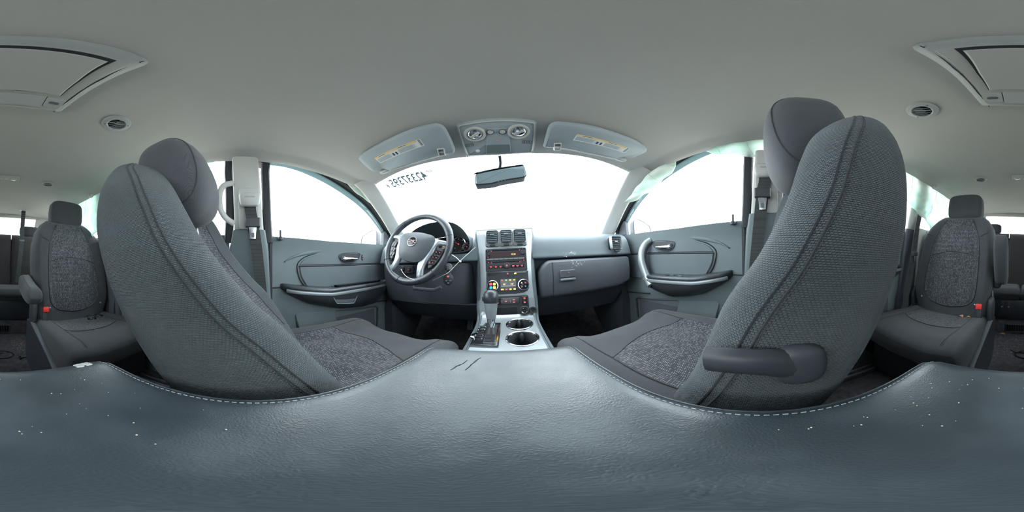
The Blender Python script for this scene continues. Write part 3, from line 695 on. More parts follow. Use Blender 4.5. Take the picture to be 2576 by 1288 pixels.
    for i in range(15):
        t = i / 14; e = math.sqrt(max(.02, 1 - max(0, (t - .80) / .2) ** 2)); e2 = math.sqrt(max(.05, 1 - max(0, (.12 - t) / .12) ** 2)); c = piv + dv * L * t - uvv * (.012 * math.sin(t * 3))
        rings.append([c + V(u, 0, 0) + uvv * w for u, w in rr(.040 * (.6 + .4 * min(e, e2)), .052 * (1 - .18 * t) * min(e, e2), .030 * min(e, e2), 5, 2)])
    am = mk('armrest', loft(rings), 'weave_fine', root, sharp=80, uv=metric_uv(rings))
    mk('seam', tube([r[4] + uvv * .0006 for r in rings[1:13]], .0016, 6), 'weave_fine', am)
    mk('pivot', sell(piv + V(s * .03, 0, 0), (.03, .04, .04), .8, 16, 10), 'black_plastic', root)
    return root
captain_chair(-.475, -1, 'second row seat behind the driver, its armrest lowered and glasses on its cushion', -6)
captain_chair(.435, 1, 'second row seat behind the passenger seat, its armrest raised and dry leaves on it', 62, -.02)
# ================================================================== DOORS
def door_x(z, y=0): return ip(z, [0, .42, .50, .735, .80, .845, .875, .90], [.775, .768, .752, .742, .740, .728, .718, .735])
NDR = [0]
def door(s, ya, yb, label, beltz):
    NDR[0] += 1
    d = thing('door_%d' % NDR[0], (s * .78, (ya + yb) / 2, 0), label, 'door', kind='structure')
    def S(u, v):
        y = ya + (yb - ya) * u; z = -.02 + (beltz(y) + .02) * v; return s * (door_x(z + (.875 - beltz(y)) * sm((z - .6) / .2)) + .0), y, z
    mk('panel', slab(S, 24, 40, (s * .035, 0, 0)), 'door_skin', d, sharp=50)
    return d
def dfr(s, X=.742): return Fr((s * X, 0, 0), (0, -s, 0), (0, 0, 1))      # x axis = -s*y, normal towards the cabin
def yz(s, pts): return [(-s * y, z) for y, z in pts]
def armrest(d, s, prof_t, prof_b, y0, y1, xin, name='armrest_bowl', mat='black_plastic'):
    rings = []; N = 30
    for i in range(N + 1):
        y = y0 + (y1 - y0) * i / N; t = i / N; e = max(.04, math.sqrt(max(0, 1 - abs(2 * t - 1) ** 3.2)))
        zt, zb = prof_t(y), prof_b(y); xi = .745 - (.745 - xin) * e
        r = [(.755, zt - .012)]
        for k in range(9):
            a = k / 8 * math.pi / 2; r.append((xi + (.755 - xi) * (1 - math.cos(a)) ** 1.25, zt - .012 - (zt - .012 - zb) * math.sin(a) ** 1.15))
        r.append((.765, zb))
        rings.append([V(s * x, y, z) for x, z in r])
    mk(name, loft(rings), mat, d, sharp=60)
    # padded top and bright strip
    rt = []; st = []
    for i in range(N + 1):
        y = y0 + (y1 - y0) * i / N; t = i / N; e = max(.04, math.sqrt(max(0, 1 - abs(2 * t - 1) ** 3.2))); zt = prof_t(y); xi = .745 - (.745 - xin) * e - .003
        rt.append([V(s * x, y, z) for x, z in ((.755, zt - .014), (xi + .006, zt - .014), (xi, zt - .006), (xi + .004, zt + .004), (xi + .02, zt + .008), (.755, zt + .008))])
        st.append(V(s * (xi + .003), y, zt - .021))
    mk('armrest_pad', loft(rt), 'leather_wheel', d, sharp=60)
    mk('bright_strip', tube(st[1:-1], (.006, .0085), 8, up=(0, 0, 1)), 'silver', d)
for s in (-1, 1):
    sd = 'driver' if s < 0 else 'passenger'
    d = door(s, .085, 1.02, '%s front door panel in grey plastic with %s' % (sd, 'window switches on its armrest' if s < 0 else 'silver curved pull handle'), lambda y: ip(y, [.08, .4, .75, 1.0], [.874, .858, .856, .852]))
    fr = dfr(s)
    up = cr([(.90, .822), (.60, .815), (.40, .802), (.30, .785), (.25, .765), (.226, .738)], 4) + [(.90, .735)]
    lo = [(.90, .728)] + cr([(.228, .731), (.232, .70), (.24, .675), (.263, .635)], 4) + [(.30, .60), (.90, .575)]
    mk('upper_insert', plate(fr, yz(s, up), -.006, .005, .004), 'door_insert', d)
    mk('lower_insert', plate(fr, yz(s, lo), -.006, .007, .004), 'door_insert', d)
    ol = cr([(.90, .829), (.60, .822), (.40, .809), (.30, .792), (.245, .771), (.217, .738), (.224, .69), (.236, .66), (.258, .630)], 5)
    mk('insert_groove', tube([fr.p(-s * y, z, .001) for y, z in ol], (.004, .003), 6), 'seal', d)
    mk('groove', tube([fr.p(-s * y, .7325, .002) for y in np.linspace(.226, .90, 12)], (.005, .0045), 6), 'seal', d)
    # sculpted shelf under the window
    sh = cr([(.95, .850), (.65, .838), (.46, .826), (.30, .806), (.20, .780), (.155, .755)], 5)
    mk('shelf_ridge', tube([fr.p(-s * y, z, .002) for y, z in sh], [(.007, .015 * (1 - .8 * sm((i - 10) / 15))) for i in range(len(sh))], 10, up=(0, 0, 1)), 'door_skin', d, sharp=180)
    # inside handle
    hy = .515 if s < 0 else .500
    hol = yz(s, [(hy - .062, .770), (hy - .052, .794), (hy + .055, .802), (hy + .075, .785), (hy + .045, .752), (hy - .03, .748)])
    hol = [tuple(q) for q in cr(hol, 5, True)]
    hr = mk('handle_recess', [plate(fr, hol, -.004, .0062, .001)], 'black_plastic', d)
    mk('recess_rim', frame_ring(fr, inset(hol, -.005), .006, .005, .010), 'door_insert', d)
    mk('handle', tube(cr([fr.p(-s * (hy - .050), .775, .009), fr.p(-s * (hy - .035), .766, .020), fr.p(-s * (hy + .01), .766, .024), fr.p(-s * (hy + .045), .768, .018)], 5), [(.006, .013 - .0005 * k) for k in range(16)], 10, up=(0, 0, 1)), 'chrome', d)
    # lock pin
    mk('lock_pin', [tube([(s * .712, .131, .855), (s * .712, .131, .902)], .0052, 10), lathe(Fr((s * .712, .131, .866), (1, 0, 0), (0, 1, 0)), [(0, .006), (.010, .005), (.013, 0), (.012, -.01)], 16)], 'black_plastic', d)
    # lower: speaker cover, pocket, seam
    f2 = dfr(s, .768)
    spk = [(.205, .485), (.22, .50), (.42, .482), (.455, .38), (.47, .30), (.26, .28), (.235, .36)]
    mk('speaker_cover', plate(f2, [tuple(q) for q in yz(s, spk)], -.004, .016, .006), 'door_skin', d)
    mk('map_pocket', plate(f2, yz(s, [(.43, .472), (.72, .44), (.725, .30), (.47, .28)]), -.01, .003, .001), 'dash_low', d)
    mk('pocket_rim', tube(cr([f2.p(-s * .43, .478, .006), f2.p(-s * .58, .462, .012), f2.p(-s * .73, .446, .010), f2.p(-s * .745, .40, .008), f2.p(-s * .74, .30, .006)], 5), .006, 8), 'door_low', d)
    mk('lower_seam', tube([fr.p(-s * y, z, -.006) for y, z in ((.62, .494), (.75, .48), (.93, .463))], .004, 6), 'seal', d)
    mk('armrest_seam', tube([fr.p(-s * y, z, .001) for y, z in ((.085, .632), (.16, .634))], .003, 6), 'seal', d)
    mk('edge_seal', tube([(s * .735, .083, .0), (s * .745, .083, .3), (s * .735, .083, .6), (s * .722, .083, .868)], (.012, .010), 8, up=(s, 0, 0)), 'seal', d)
    # sail panel ahead of the glass
    fs = dfr(s, .722)
    mk('sail_panel', plate(fs, yz(s, [(.775, .856), (.785, .945), (.80, .952), (.90, .87), (.90, .852)]), -.02, .006, .003), 'door_low', d)
    if s > 0:
        armrest(d, s, lambda y: ip(y, [.14, .3, .63], [.648, .622, .612]), lambda y: ip(y, [.14, .188, .272, .36, .453, .56, .62, .65], [.625, .589, .542, .515, .500, .525, .575, .60]), .140, .645, .655)
        g = [(.735, .590, .812), (.712, .612, .790), (.692, .624, .748), (.684, .622, .70), (.684, .608, .653), (.682, .585, .61), (.672, .560, .578), (.664, .545, .566)]
        gp = cr(g, 5); mk('pull_handle', tube(gp, [(.021 - .004 * sm(abs(i / (len(gp) - 1) - .5) * 2), .011) for i in range(len(gp))], 12, up=(1, .5, 0)), 'silver', d)
        mk('pull_back', tube([q + V(.010, -.008, -.002) for q in gp], (.017, .010), 10, up=(1, .5, 0)), 'black_plastic', d)
        sw = mk('switch_plate', rpl(Fr((.69, .40, .625), (0, -1, 0), (-1, 0, .1)), 0, 0, .11, .035, -.002, .004, .008), 'gloss_black', d)
        for o in (-.025, .02): mk('rocker', rpl(Fr((.69, .40, .629), (0, -1, 0), (-1, 0, .1)), o, 0, .022, .02, 0, .006, .004, .002), 'satin', sw)
    else:
        armrest(d, s, lambda y: ip(y, [.14, .36, .76], [.645, .618, .622]), lambda y: ip(y, [.13, .171, .265, .446, .60, .70, .80], [.63, .60, .548, .493, .475, .478, .56]), .135, .80, .655)
        pk = [(.365, .592), (.385, .552), (.40, .546), (.475, .535), (.49, .54), (.515, .584)]
        fp = dfr(s, .682); mk('pull_pocket', plate(fp, yz(s, pk), -.01, .020, .004), 'dash_low', d)
        mk('pocket_lip', tube(cr([fp.p(y, z, .021) for y, z in [(.515, .584), (.49, .54), (.475, .535), (.40, .546), (.385, .552), (.365, .592)]], 4), .003, 6), 'door_skin', d)
        sp = Fr((-.69, .565, .632), (0, 1, 0), (1, 0, .05)); sw = mk('switch_plate', rpl(sp, -.02, 0, .30, .046, -.004, .003, .015), 'gloss_black', d)
        for k in range(5):
            rk = mk('rocker', rpl(sp, .0 + k * .026, 0, .018, .024, .002, .009, .004, .003), 'black_plastic', sw)
        for k in (1, 3, 4): mk('mark', rpl(sp, .0 + k * .026, .004, .006, .004, .009, .0095, .001, .0002), 'led_red', sw)
        mk('pull_cup', rpl(sp, -.115, 0, .085, .036, .002, .0045, .012, .001), 'door_skin', sw)
        lk = mk('lock_switch', rpl(fr, .61, .775, .012, .034, .004, .009, .004, .002), 'black_plastic', d)
        for q in (.008, -.008): mk('mark', rpl(fr, .61, .775 + q, .005, .004, .009, .0097, .001, .0002), 'led_red', lk)
# rear doors
for s in (-1, 1):
    sd = 'driver' if s < 0 else 'passenger'
    d = door(s, -.83, -.105, 'dark rear door panel with armrest behind the %s front seat' % sd, lambda y: .88)
    fr = dfr(s)
    mk('upper_insert', plate(fr, yz(s, [(-.15, .81), (-.70, .80), (-.76, .74), (-.15, .735)]), -.004, .006, .004), 'door_insert', d)
    mk('lower_insert', plate(fr, yz(s, [(-.15, .728), (-.765, .73), (-.74, .64), (-.15, .60)]), -.004, .007, .004), 'door_insert', d)
    armrest(d, s, lambda y: .655, lambda y: ip(y, [-.80, -.5, -.15], [.60, .49, .57]), -.80, -.16, .672)
    mk('speaker_cover', plate(dfr(s, .768), yz(s, [(-.72, .47), (-.50, .50), (-.48, .30), (-.72, .30)]), -.004, .014, .006), 'door_low', d)
    mk('edge_seal', tube([(s * .735, -.825, .0), (s * .74, -.825, .5), (s * .722, -.825, .875)], (.012, .010), 8, up=(s, 0, 0)), 'seal', d)
    mk('handle', tube([fr.p(s * .30, .775, .012), fr.p(s * .34, .775, .022), fr.p(s * .39, .775, .014)], (.006, .012), 8, up=(0, 0, 1)), 'chrome', d)
# kick panels under the dashboard ends
for s in (-1, 1):
    trim([slab(lambda u, v: (s * (.70 + .03 * u), .82 + .45 * u, .0 + .55 * v), 6, 6, (s * .07, 0, 0))], 'dash_low', 'dark kick panel in the %s footwell' % ('driver' if s < 0 else 'passenger'))
# ================================================================== DASHBOARD
da = thing('dashboard', (0, 1.0, .5), 'grey plastic dashboard with instrument hood, glove box and silver framed centre', 'dashboard')
def dash_prof(x):
    "profile (y, z) from the windshield base down to the footwell"
    c = .035 * (abs(x) / .66) ** 2     # ends bow towards the rear
    b = [(1.28, .800), (1.18, .838), (1.05, .858), (.93, .864), (.86, .862), (.815, .850), (.785, .825), (.768, .790), (.757, .755), (.752, .735), (.775, .728), (.80, .715), (.82, .66), (.84, .58), (.88, .50), (1.0, .44), (1.2, .42)]
    if -.497 < x < -.153: b = [(y, min(z, .772)) for y, z in b]      # room for the instrument tunnel
    return [(y - c, z) for y, z in b]
def dash_piece(name, xa, xb, n, mat):
    rings = []
    for k in range(n + 1):
        x = xa + (xb - xa) * k / n; rings.append([V(x, y, z) for y, z in cr(dash_prof(x), 3)])
    return mk(name, loft(rings, True), mat, da, sharp=60)
dash_piece('passenger_pad', .135, .69, 16, 'dash'); dash_piece('driver_pad', -.69, -.12, 38, 'dash')
mk('top_pad', slab(lambda u, v: (-.126 + .268 * u, .79 + .46 * v, .884 - .05 * v * v), 8, 8, (0, 0, -.03)), 'dash', da)
# glove box
gy = lambda x, z: .722 - .030 * (abs(x) / .66) ** 2 + .030 * ((z - .64) / .10) ** 2 * .5
fgl = Fr((.40, .75, .63), (1, 0, 0), (0, 0, 1))
def gb(u, v):
    x = .160 + .498 * u; zt = .722 - .055 * max(0, 1 - u / .12) ** 2.2; zb = .538 + .012 * u + .03 * max(0, (u - .8) / .2) ** 2; z = zb + (zt - zb) * v
    return x, gy(x, z) - .0 + .03 * max(0, 1 - u / .06) ** 2 + .02 * max(0, 1 - (1 - v) / .06) ** 2 + .02 * max(0, 1 - v / .10) ** 2, z
gl = mk('glove_box', slab(gb, 30, 20, (0, .06, 0)), 'dash_low', da, sharp=50)
fl2 = Fr((.292, gy(.29, .65) - .002, .648), (1, 0, 0), (0, 0, 1))
lt = mk('latch', [rpl(fl2, 0, .008, .078, .036, -.004, .004, .007, .003)], 'dash_low', gl); mk('latch_pull', rpl(fl2, 0, -.019, .074, .011, -.004, .010, .004, .003), 'door_skin', gl)
mk('lock', lathe(fl2, [(0, .006), (.004, .006), (.005, .004)], 12, .004, .012), 'steel', gl)
mk('glove_seam', tube([V(.222, gy(.222, z) - .001, z) for z in np.linspace(.545, .712, 10)], .0012, 5), 'seal', gl)
# lower panels
mk('passenger_lower_panel', slab(lambda u, v: (.14 + .54 * u, .76 + .12 * (1 - v) + .03 * u * 0, .40 + .15 * v), 8, 6, (0, .03, 0)), 'dash_low', da)
mk('knee_panel', slab(lambda u, v: (-.155 - .52 * u, .752 - .02 * (u) ** 2 + .05 * max(0, 1 - u / .12) ** 2 + .04 * (1 - v) ** 2, .50 + .225 * v), 16, 10, (0, .05, 0)), 'dash_low', da, sharp=50)
mk('driver_lower_panel', slab(lambda u, v: (-.14 - .54 * u, .78 + .14 * (1 - v), .37 + .14 * v), 8, 6, (0, .03, 0)), 'dash_low', da)
# side vents
def vent(fr, w, h, nslat, root, rim='silver', tab=True, deep=.03, sd=-.010):
    vv = mk('air_vent', rpl(fr, 0, 0, w, h, -deep, -deep + .004, .01, .001), 'gloss_black', root)
    mk('vent_frame', frame_ring(fr, rr(w / 2 + .004, h / 2 + .004, .012, 4, 1), .009, -.012, .005), rim, vv)
    for k in range(nslat):
        y = -h / 2 + h * (k + .5) / nslat
        sl = Fr(fr.p(0, y, sd), fr.x, fr.y * .55 + fr.n * .9); mk('slat', rpl(sl, 0, 0, w - .006, .011, -.0011, .0011, .002, .0006), 'dash', vv)
    if tab: mk('vent_tab', rpl(fr, 0, h * .12, w * .32, .006, sd - .002, sd + .011, .0028, .001), 'satin', vv)
    mk('thumb_wheel', rpl(fr, 0, -h / 2 - .009, w * .5, .008, -.01, .003, .003, .002), 'black_plastic', vv)
    return vv
fv = Fr((.584, .712, .800), (1, .06, 0), (-.40, .12, 1)); vent(fv, .072, .072, 7, da)
fv = Fr((-.600, .712, .800), (1, -.06, 0), (.30, .12, 1)); vent(fv, .066, .072, 7, da)
text('lettering', 'AIRBAG', .010, Fr((.505, .742, .748), (1, -.05, 0), (0, .2, 1)), 'thread_dark', da)
scf = []
for cx, cz, n in ((.335, .752, 26), (.290, .745, 12), (.345, .700, 24), (.318, .700, 8), (.385, .70, 4)):
    for k in range(n):
        x, z = cx + random.gauss(0, .010), cz + random.gauss(0, .006); y = (gy(x, z) + .0002 if z < .722 else ip(z, [.735, .755, .79], [.752, .757, .768]) - .035 * (x / .66) ** 2) - .001
        r_ = random.uniform(.0006, .0018); scf.append(sell((x, y, z), (r_ * random.uniform(1, 3), .0008, r_), 1, 6, 4))
tag(mk('scuffs', scf, 'scuff', da), 'pale scuff marks above and on the glove box', kind='stuff')
# instrument hood: an arched tunnel with the gauges inside
hood = cr([(-.500, .800), (-.492, .860), (-.455, .902), (-.36, .930), (-.25, .928), (-.185, .895), (-.150, .835), (-.158, .792), (-.20, .776), (-.33, .772), (-.46, .778)], 4, True)
def hr_(sc, y, tip=0, vs=None): 
    cx, cz = -.325, .84; return [V(cx + (x - cx) * sc, y - tip * (z - .84) * 1.0, (cz + (z - cz) * sc) if vs is None else .785 + (z - .772) * vs) for x, z in hood]
mk('instrument_hood', loft([hr_(1.0, 1.05, .2), hr_(1.0, .85, .25), hr_(1.0, .755, .35), hr_(.975, .738, .35), hr_(.945, .748, .35), hr_(.91, .82, .2, .78), hr_(.86, .885, .2, .56)], True, False, False), 'dash', da, sharp=60)
cl = mk('instrument_cluster', plate(Fr((-.325, .875, .84), (1, 0, 0), (0, .2, 1)), [((x + .325) * .88, .785 + (z - .772) * .58 - .84) for x, z in hood], -.01, .0, .001), 'gloss_black', da)
fc = Fr((-.325, .872, .832), (1, 0, 0), (0, .2, 1))
for gx_, gyy, gr in ((-.078, -.004, .036), (.078, -.004, .036), (-.126, -.022, .019), (.126, -.022, .019)):
    g = mk('gauge', lathe(fc, [(gr, .001), (gr + .002, .006), (gr + .005, .007), (gr + .007, .001)], 32, gx_, gyy), 'chrome', cl)
    n = 16 if gr > .04 else 7
    tk = []
    for k in range(n):
        a = math.radians(225 - 270 * k / (n - 1)); f_ = Fr(fc.p(gx_ + gr * .84 * math.cos(a), gyy + gr * .84 * math.sin(a), .002), fc.x, fc.y).rot(math.degrees(a)); tk.append(rpl(f_, 0, 0, gr * .14, gr * .035, 0, .0008, .0003, .0002))
    mk('dial_marks', tk, 'led_white', g)
    f_ = Fr(fc.p(gx_, gyy, .004), fc.x, fc.y).rot(200 if gr > .04 else 150); mk('needle', [rpl(f_, gr * .32, 0, gr * .72, gr * .035, 0, .0012, .0004, .0003), lathe(f_, [(0, .004), (gr * .1, .004), (gr * .12, 0)], 14)], 'led_red', g)
    if gr > .04:
        mk('lit_arc', [rpl(Fr(fc.p(gx_ + gr * .6 * math.cos(a), gyy + gr * .6 * math.sin(a), .0016), fc.x, fc.y).rot(math.degrees(a)), 0, 0, gr * .10, gr * .12, 0, .0006, .001, .0002) for a in np.linspace(.2, 2.2, 8)], 'led_red', g)
dp = mk('message_display', rpl(fc, .0, -.012, .070, .04, .0005, .0015, .004, .0004), 'led_dim', cl)
for i, w in enumerate((.05, .03, .04)): mk('display_line', rpl(fc, -.004, .0 - i * .010, w, .0035, .0015, .002, .0005, .0002), 'led_white', dp)
# ---- centre stack
SY = lambda z: ip(z, [.54, .57, .68, .79, .87, .885], [.705, .712, .731, .752, .772, .785])
def stk(x, z, d=0):   # frame on the stack surface, normal towards the rear
    t = V(0, SY(z + .02) - SY(z - .02), .04); return Fr(V(x, SY(z), z), (1, 0, 0), t).at(0, 0, d)
hs = []
for z in np.linspace(.44, .888, 22):
    w = ip(z, [.44, .56, .70, .80, .888], [.140, .138, .135, .140, .146]); y = SY(max(z, .545)) + .012; hs.append([V(x + .008, yy, z) for x, yy in ((-w, y + .012), (-w + .010, y), (w - .010, y), (w, y + .012), (w, 1.05), (-w, 1.05))])
mk('centre_housing', loft(hs), 'dash', da, sharp=50)
bz = []
for z in np.linspace(.558, .880, 26):
    w = ip(z, [.558, .62, .72, .80, .84, .88], [.120, .117, .118, .126, .132, .132]); y = SY(z); bz.append([V(x + .008, yy, z) for x, yy in ((-w - .002, y + .02), (-w, y + .002), (-w + .004, y - .001), (0, y - .003), (w - .004, y - .001), (w, y + .002), (w + .002, y + .02))])
mk('centre_bezel', loft(bz), 'silver', da, sharp=50)
for x, w in ((-.048, .058), (.016, .056), (.079, .058)):
    fr = stk(x, .838, .006); b_ = mk('vent_surround', rpl(fr, 0, -.003, w + .010, .086, -.012, .001, .012, .004), 'satin', da)
    vent(fr.at(0, .002, .004), w - .006, .064, 7, da, 'chrome', True, .004, .004)
# radio
def knob(fr, x, y, r, h, mat, par, name='knob', rim=None):
    k = mk(name, lathe(fr, [(r * 1.12, 0), (r * 1.08, h * .5), (r, h * .85), (r * .85, h), (0, h * .96)], 24, x, y), mat, par)
    if rim: mk('knob_ring', lathe(fr, [(r * 1.08, .0), (r * 1.2, .002), (r * 1.3, 0)], 24, x, y), rim, k)
    return k
fr = stk(.012, .734, .0); ra = thing('car_radio', fr.o, 'dark car radio with disc slots, clock display and round silver centre knob', 'radio')
mk('faceplate', rpl(fr, 0, 0, .188, .106, -.01, .004, .006, .002), 'black_plastic', ra)
mk('disc_slot', rpl(fr, .0, .044, .125, .005, .003, .0045, .002, .0003), 'gloss_black', ra); mk('disc_slot', rpl(fr, -.0, -.010, .130, .0045, .003, .0045, .002, .0003), 'gloss_black', ra)
ds = mk('display', rpl(fr, .0 - .005, .0255, .135, .024, .003, .0048, .002, .0003), 'led_dim', ra)
text('clock_digits', '12:21', .010, Fr(fr.p(.034, .0235, .0052), fr.x, fr.y), 'clock', ds)
knob(fr, -.080, .029, .006, .008, 'black_plastic', ra); knob(fr, .0775, .031, .011, .010, 'black_plastic', ra, rim='satin')
st = mk('preset_strip', rpl(fr, -.002, .0035, .170, .006, .003, .006, .001, .0005), 'satin', ra)
for k in range(6): mk('preset_mark', rpl(fr, -.055 + .022 * k, .0035, .003, .003, .006, .0065, .0005, .0002), 'gloss_black', st)
knob(fr, .002, -.027, .0135, .010, 'black_plastic', ra, 'tune_knob', 'chrome'); mk('power_mark', lathe(fr, [(0, .0103), (.004, .0102), (.0042, .009)], 12, .002, -.027), 'led_red', ra)
for x in (-.070, -.047, -.026, .031, .050, .070):
    b_ = mk('button', rpl(fr, x, -.031, .018, .013, .003, .006, .002, .0008), 'gloss_black', ra); mk('mark', [rpl(fr, x, -.029, .011, .0028, .006, .0065, .0005, .0002), rpl(fr, x, -.0335, .008, .002, .006, .0065, .0005, .0002)], 'led_red', b_)
for x, y in ((-.08, -.009), (.08, .004), (.08, -.006), (-.084, .044), (.078, .047), (-.082, .014)):
    b_ = mk('button', rpl(fr, x, y, .017, .008, .003, .0055, .002, .0006), 'gloss_black', ra); mk('mark', rpl(fr, x, y, .008, .0022, .0055, .006, .0005, .0002), 'led_red' if y < .03 else 'satin', b_)
for x, y in ((-.066, .041), (.062, .041), (-.066, -.014), (.062, -.014)): mk('slot_mark', plate(fr, [(x - .003, y), (x + .003, y), (x, y + .004)], .004, .005, .0002), 'led_red', ra)
# climate panel
fr = stk(.014, .634, 0); cp = thing('climate_panel', fr.o, 'dark climate control panel with two ringed dials and temperature display', 'control panel')
mk('faceplate', plate(fr, [tuple(q) for q in [(-.094, .048), (-.094, -.03), (-.086, -.043), (-.07, -.05), (-.03, -.054), (.03, -.054), (.07, -.05), (.086, -.043), (.094, -.03), (.094, .048)]], -.01, .004, .002), 'black_plastic', cp)
mk('blank_slot', rpl(fr, -.058, .036, .060, .014, .003, .0045, .002, .0003), 'gloss_black', cp)
hz = mk('hazard_button', rpl(fr, .002, .038, .017, .014, .003, .006, .002, .001), 'black_plastic', cp); mk('hazard_mark', plate(fr, [(-.003, .035), (.007, .035), (.002, .043)], .006, .0065, .0002), 'led_red', hz)
mk('airbag_lamp', rpl(fr, .036, .037, .010, .005, .003, .0055, .001, .0003), 'led_amber', cp); mk('lamp_strip', rpl(fr, .060, .042, .050, .004, .003, .005, .001, .0003), 'satin', cp)
for x, cols in ((-.066, ('led_red', 'led_yellow', 'led_blue', 'led_amber')), (.070, ('gloss_black', 'gloss_black', 'gloss_black', 'gloss_black'))):
    dl = mk('dial', lathe(fr, [(0, .007), (.019, .007), (.0205, .006), (.021, .003)], 28, x, -.014), 'gloss_black', cp)
    mk('dial_ring', lathe(fr, [(.0205, .004), (.022, .009), (.0245, .009), (.026, .003)], 32, x, -.014), 'chrome', dl)
    for k, (dx, dy) in enumerate(((-.008, .0075), (.008, .0075), (-.008, -.0085), (.008, -.0085))):
        mk('dial_key', rpl(fr, x + dx, -.014 + dy, .0125, .0125, .007, .0085, .004, .0008), cols[k], dl)
        if x > 0: mk('mark', rpl(fr, x + dx, -.014 + dy, .004, .005, .0085, .0092, .001, .0002), ('led_white', 'led_red', 'led_red', 'led_blue')[k], dl)
dc = mk('display', rpl(fr, .003, -.012, .070, .054, .003, .0055, .002, .0005), 'gloss_black', cp)
text('temperature', '74°', .010, Fr(fr.p(-.014, -.010, .006), fr.x, fr.y), 'clock', dc); text('temperature', '74°', .010, Fr(fr.p(.020, -.010, .006), fr.x, fr.y), 'clock', dc)
mk('display_bar', rpl(fr, .003, -.0175, .064, .0035, .0055, .006, .001, .0002), 'satin', dc)
for k, c in enumerate(('led_red', 'led_green', 'led_amber', 'led_yellow')): mk('mark', rpl(fr, -.024 + .018 * k, .009, .008, .005, .0055, .006, .001, .0002), c, dc)
for k, c in enumerate(('led_yellow', 'led_red', 'led_amber', 'led_amber')): mk('mark', rpl(fr, -.024 + .018 * k, -.032, .009 if k else .013, .006, .0055, .006, .001, .0002), c, dc)

# ================================================================== CENTRE CONSOLE
co = thing('center_console', (.008, .40, 0), 'silver topped centre console with two cup holders and shifter gate', 'console')
body = []
for y in (-.19, -.1, 0, .1, .22, .30, .45, .58, .66, .72, .80):
    w = ip(y, [-.19, .1, .3, .45, .72, .8], [.118, .112, .118, .122, .136, .138]); t = ip(y, [-.19, .24, .262, .30, .45, .66, .72, .80], [.52, .52, .475, .462, .452, .455, .48, .52])
    body.append([V(.006 + x, y, z) for x, z in ((-w, 0), (-w, t - .02), (-w + .02, t), (w - .02, t), (w, t - .02), (w, 0))])
CBODY = mk('body', loft(body), 'dash_low', co, sharp=50)
def ctop(u, v):
    y, z = [(a, b) for a, b in [cr([(.25, .462), (.35, .463), (.46, .466), (.58, .470), (.655, .476), (.688, .492), (.700, .52), (.708, .556)], 6)[int(round(v * 42))]]][0]
    w = ip(v, [0, .5, .75, .86, 1], [.118, .117, .119, .122, .121]); a = 2 * u - 1; return .008 + w * a, y, z + .004 - .014 * max(0, abs(a) - .92) / .08 * (1 if v < .8 else .2)
STOP = mk('silver_top', slab(ctop, 20, 42, (0, .004, -.012)), 'silver', co, sharp=50)
for e in (0, 1): mk('side_trim', tube([V(*ctop(e, v)) + V((e * 2 - 1) * .006, 0, -.004) for v in np.linspace(0, 1, 30)], .006, 8), 'dash', co)
ft = lambda x, y: Fr((x, y, ip(y, [.46, .58, .655], [.470, .474, .480])), (1, 0, 0), (0, 1, .04))
for (x, y, r) in ((.0525, .612, .049), (.0535, .500, .050)):
    f_ = ft(x, y); cutr = plate(f_, circ(r, 40), -.085, .03, .0001); cut(STOP, cutr); cut(CBODY, cutr); c_ = mk('cup_holder', lathe(f_, [(r, .0005), (r - .004, -.004), (r - .008, -.05), (r - .010, -.075), (0, -.075)], 36), 'black_plastic', co)
    mk('well_mask', lathe(f_, [(r - .003, .0012), (0, .0012)], 36), 'gloss_black', c_) if 0 else None
    mk('chrome_ring', lathe(f_, [(r - .005, -.003), (r - .003, .002), (r, .0035), (r + .0025, .0025), (r + .0035, -.001)], 40), 'dark_chrome', c_)
    mk('grip_tab', sell(f_.p(.0, r - .012, -.02), (.007, .008, .018), .8, 12, 8), 'black_plastic', c_)
# shifter gate
gp = [(-.048, -.090), (.034, -.090), (.036, .090), (-.028, .090), (-.034, .05), (-.046, .04), (-.048, .0), (-.058, -.01), (-.058, -.03), (-.048, -.035)]
fg = Fr((-.052, .537, .473), (1, -.0, 0), (0, 1, .03))
sg = mk('shifter_gate', plate(fg, gp, -.004, .006, .003), 'dark_chrome', co); mk('gate_inlay', plate(fg, inset(gp[::-1] if 0 else gp, .008), .0055, .0068, .0005), 'gloss_black', sg)
mk('gate_slot', rpl(fg, .006, -.005, .034, .145, .006, .0075, .004, .0004), 'black_plastic', sg)
for k in range(9): mk('gate_rib', rpl(fg, .006, -.066 + .009 * k, .030, .003, .0075, .010, .001, .0008), 'seal', sg)
for k, y in enumerate((.045, .022, 0, -.022, -.045)): mk('gate_step', rpl(fg, -.030, y, .026, .012, .0065, .0105, .003, .0015), 'dark_chrome', sg)
# switch strip and tray under the climate panel
fs = Fr((.012, .700, .532), (1, 0, 0), (0, .22, 1))
mk('switch_panel', rpl(fs, 0, 0, .180, .088, -.004, .006, .010, .002), 'black_plastic', co)
sb = mk('switch_bar', rpl(fs, -.008, .020, .115, .030, .006, .009, .004, .001), 'gloss_black', co)
for x, y in ((-.036, .025), (-.036, .013), (.0, .019), (.034, .025), (.034, .014)): mk('mark', rpl(fs, x - .008, y, .009, .0045, .009, .0096, .001, .0002), 'led_red', sb)
for x in (-.018, .018): mk('divider', rpl(fs, x - .008, .019, .0015, .012, .009, .0096, .0005, .0002), 'satin', sb)
hb = mk('heater_button', rpl(fs, .072, .020, .022, .036, .006, .010, .004, .001), 'gloss_black', co)
for y in (.029, .011): mk('mark', rpl(fs, .072, y, .008, .007, .010, .0106, .002, .0002), 'led_red', hb)
mk('tray', rpl(fs, -.012, -.024, .100, .032, .005, .0068, .006, .0005), 'gloss_black', co)
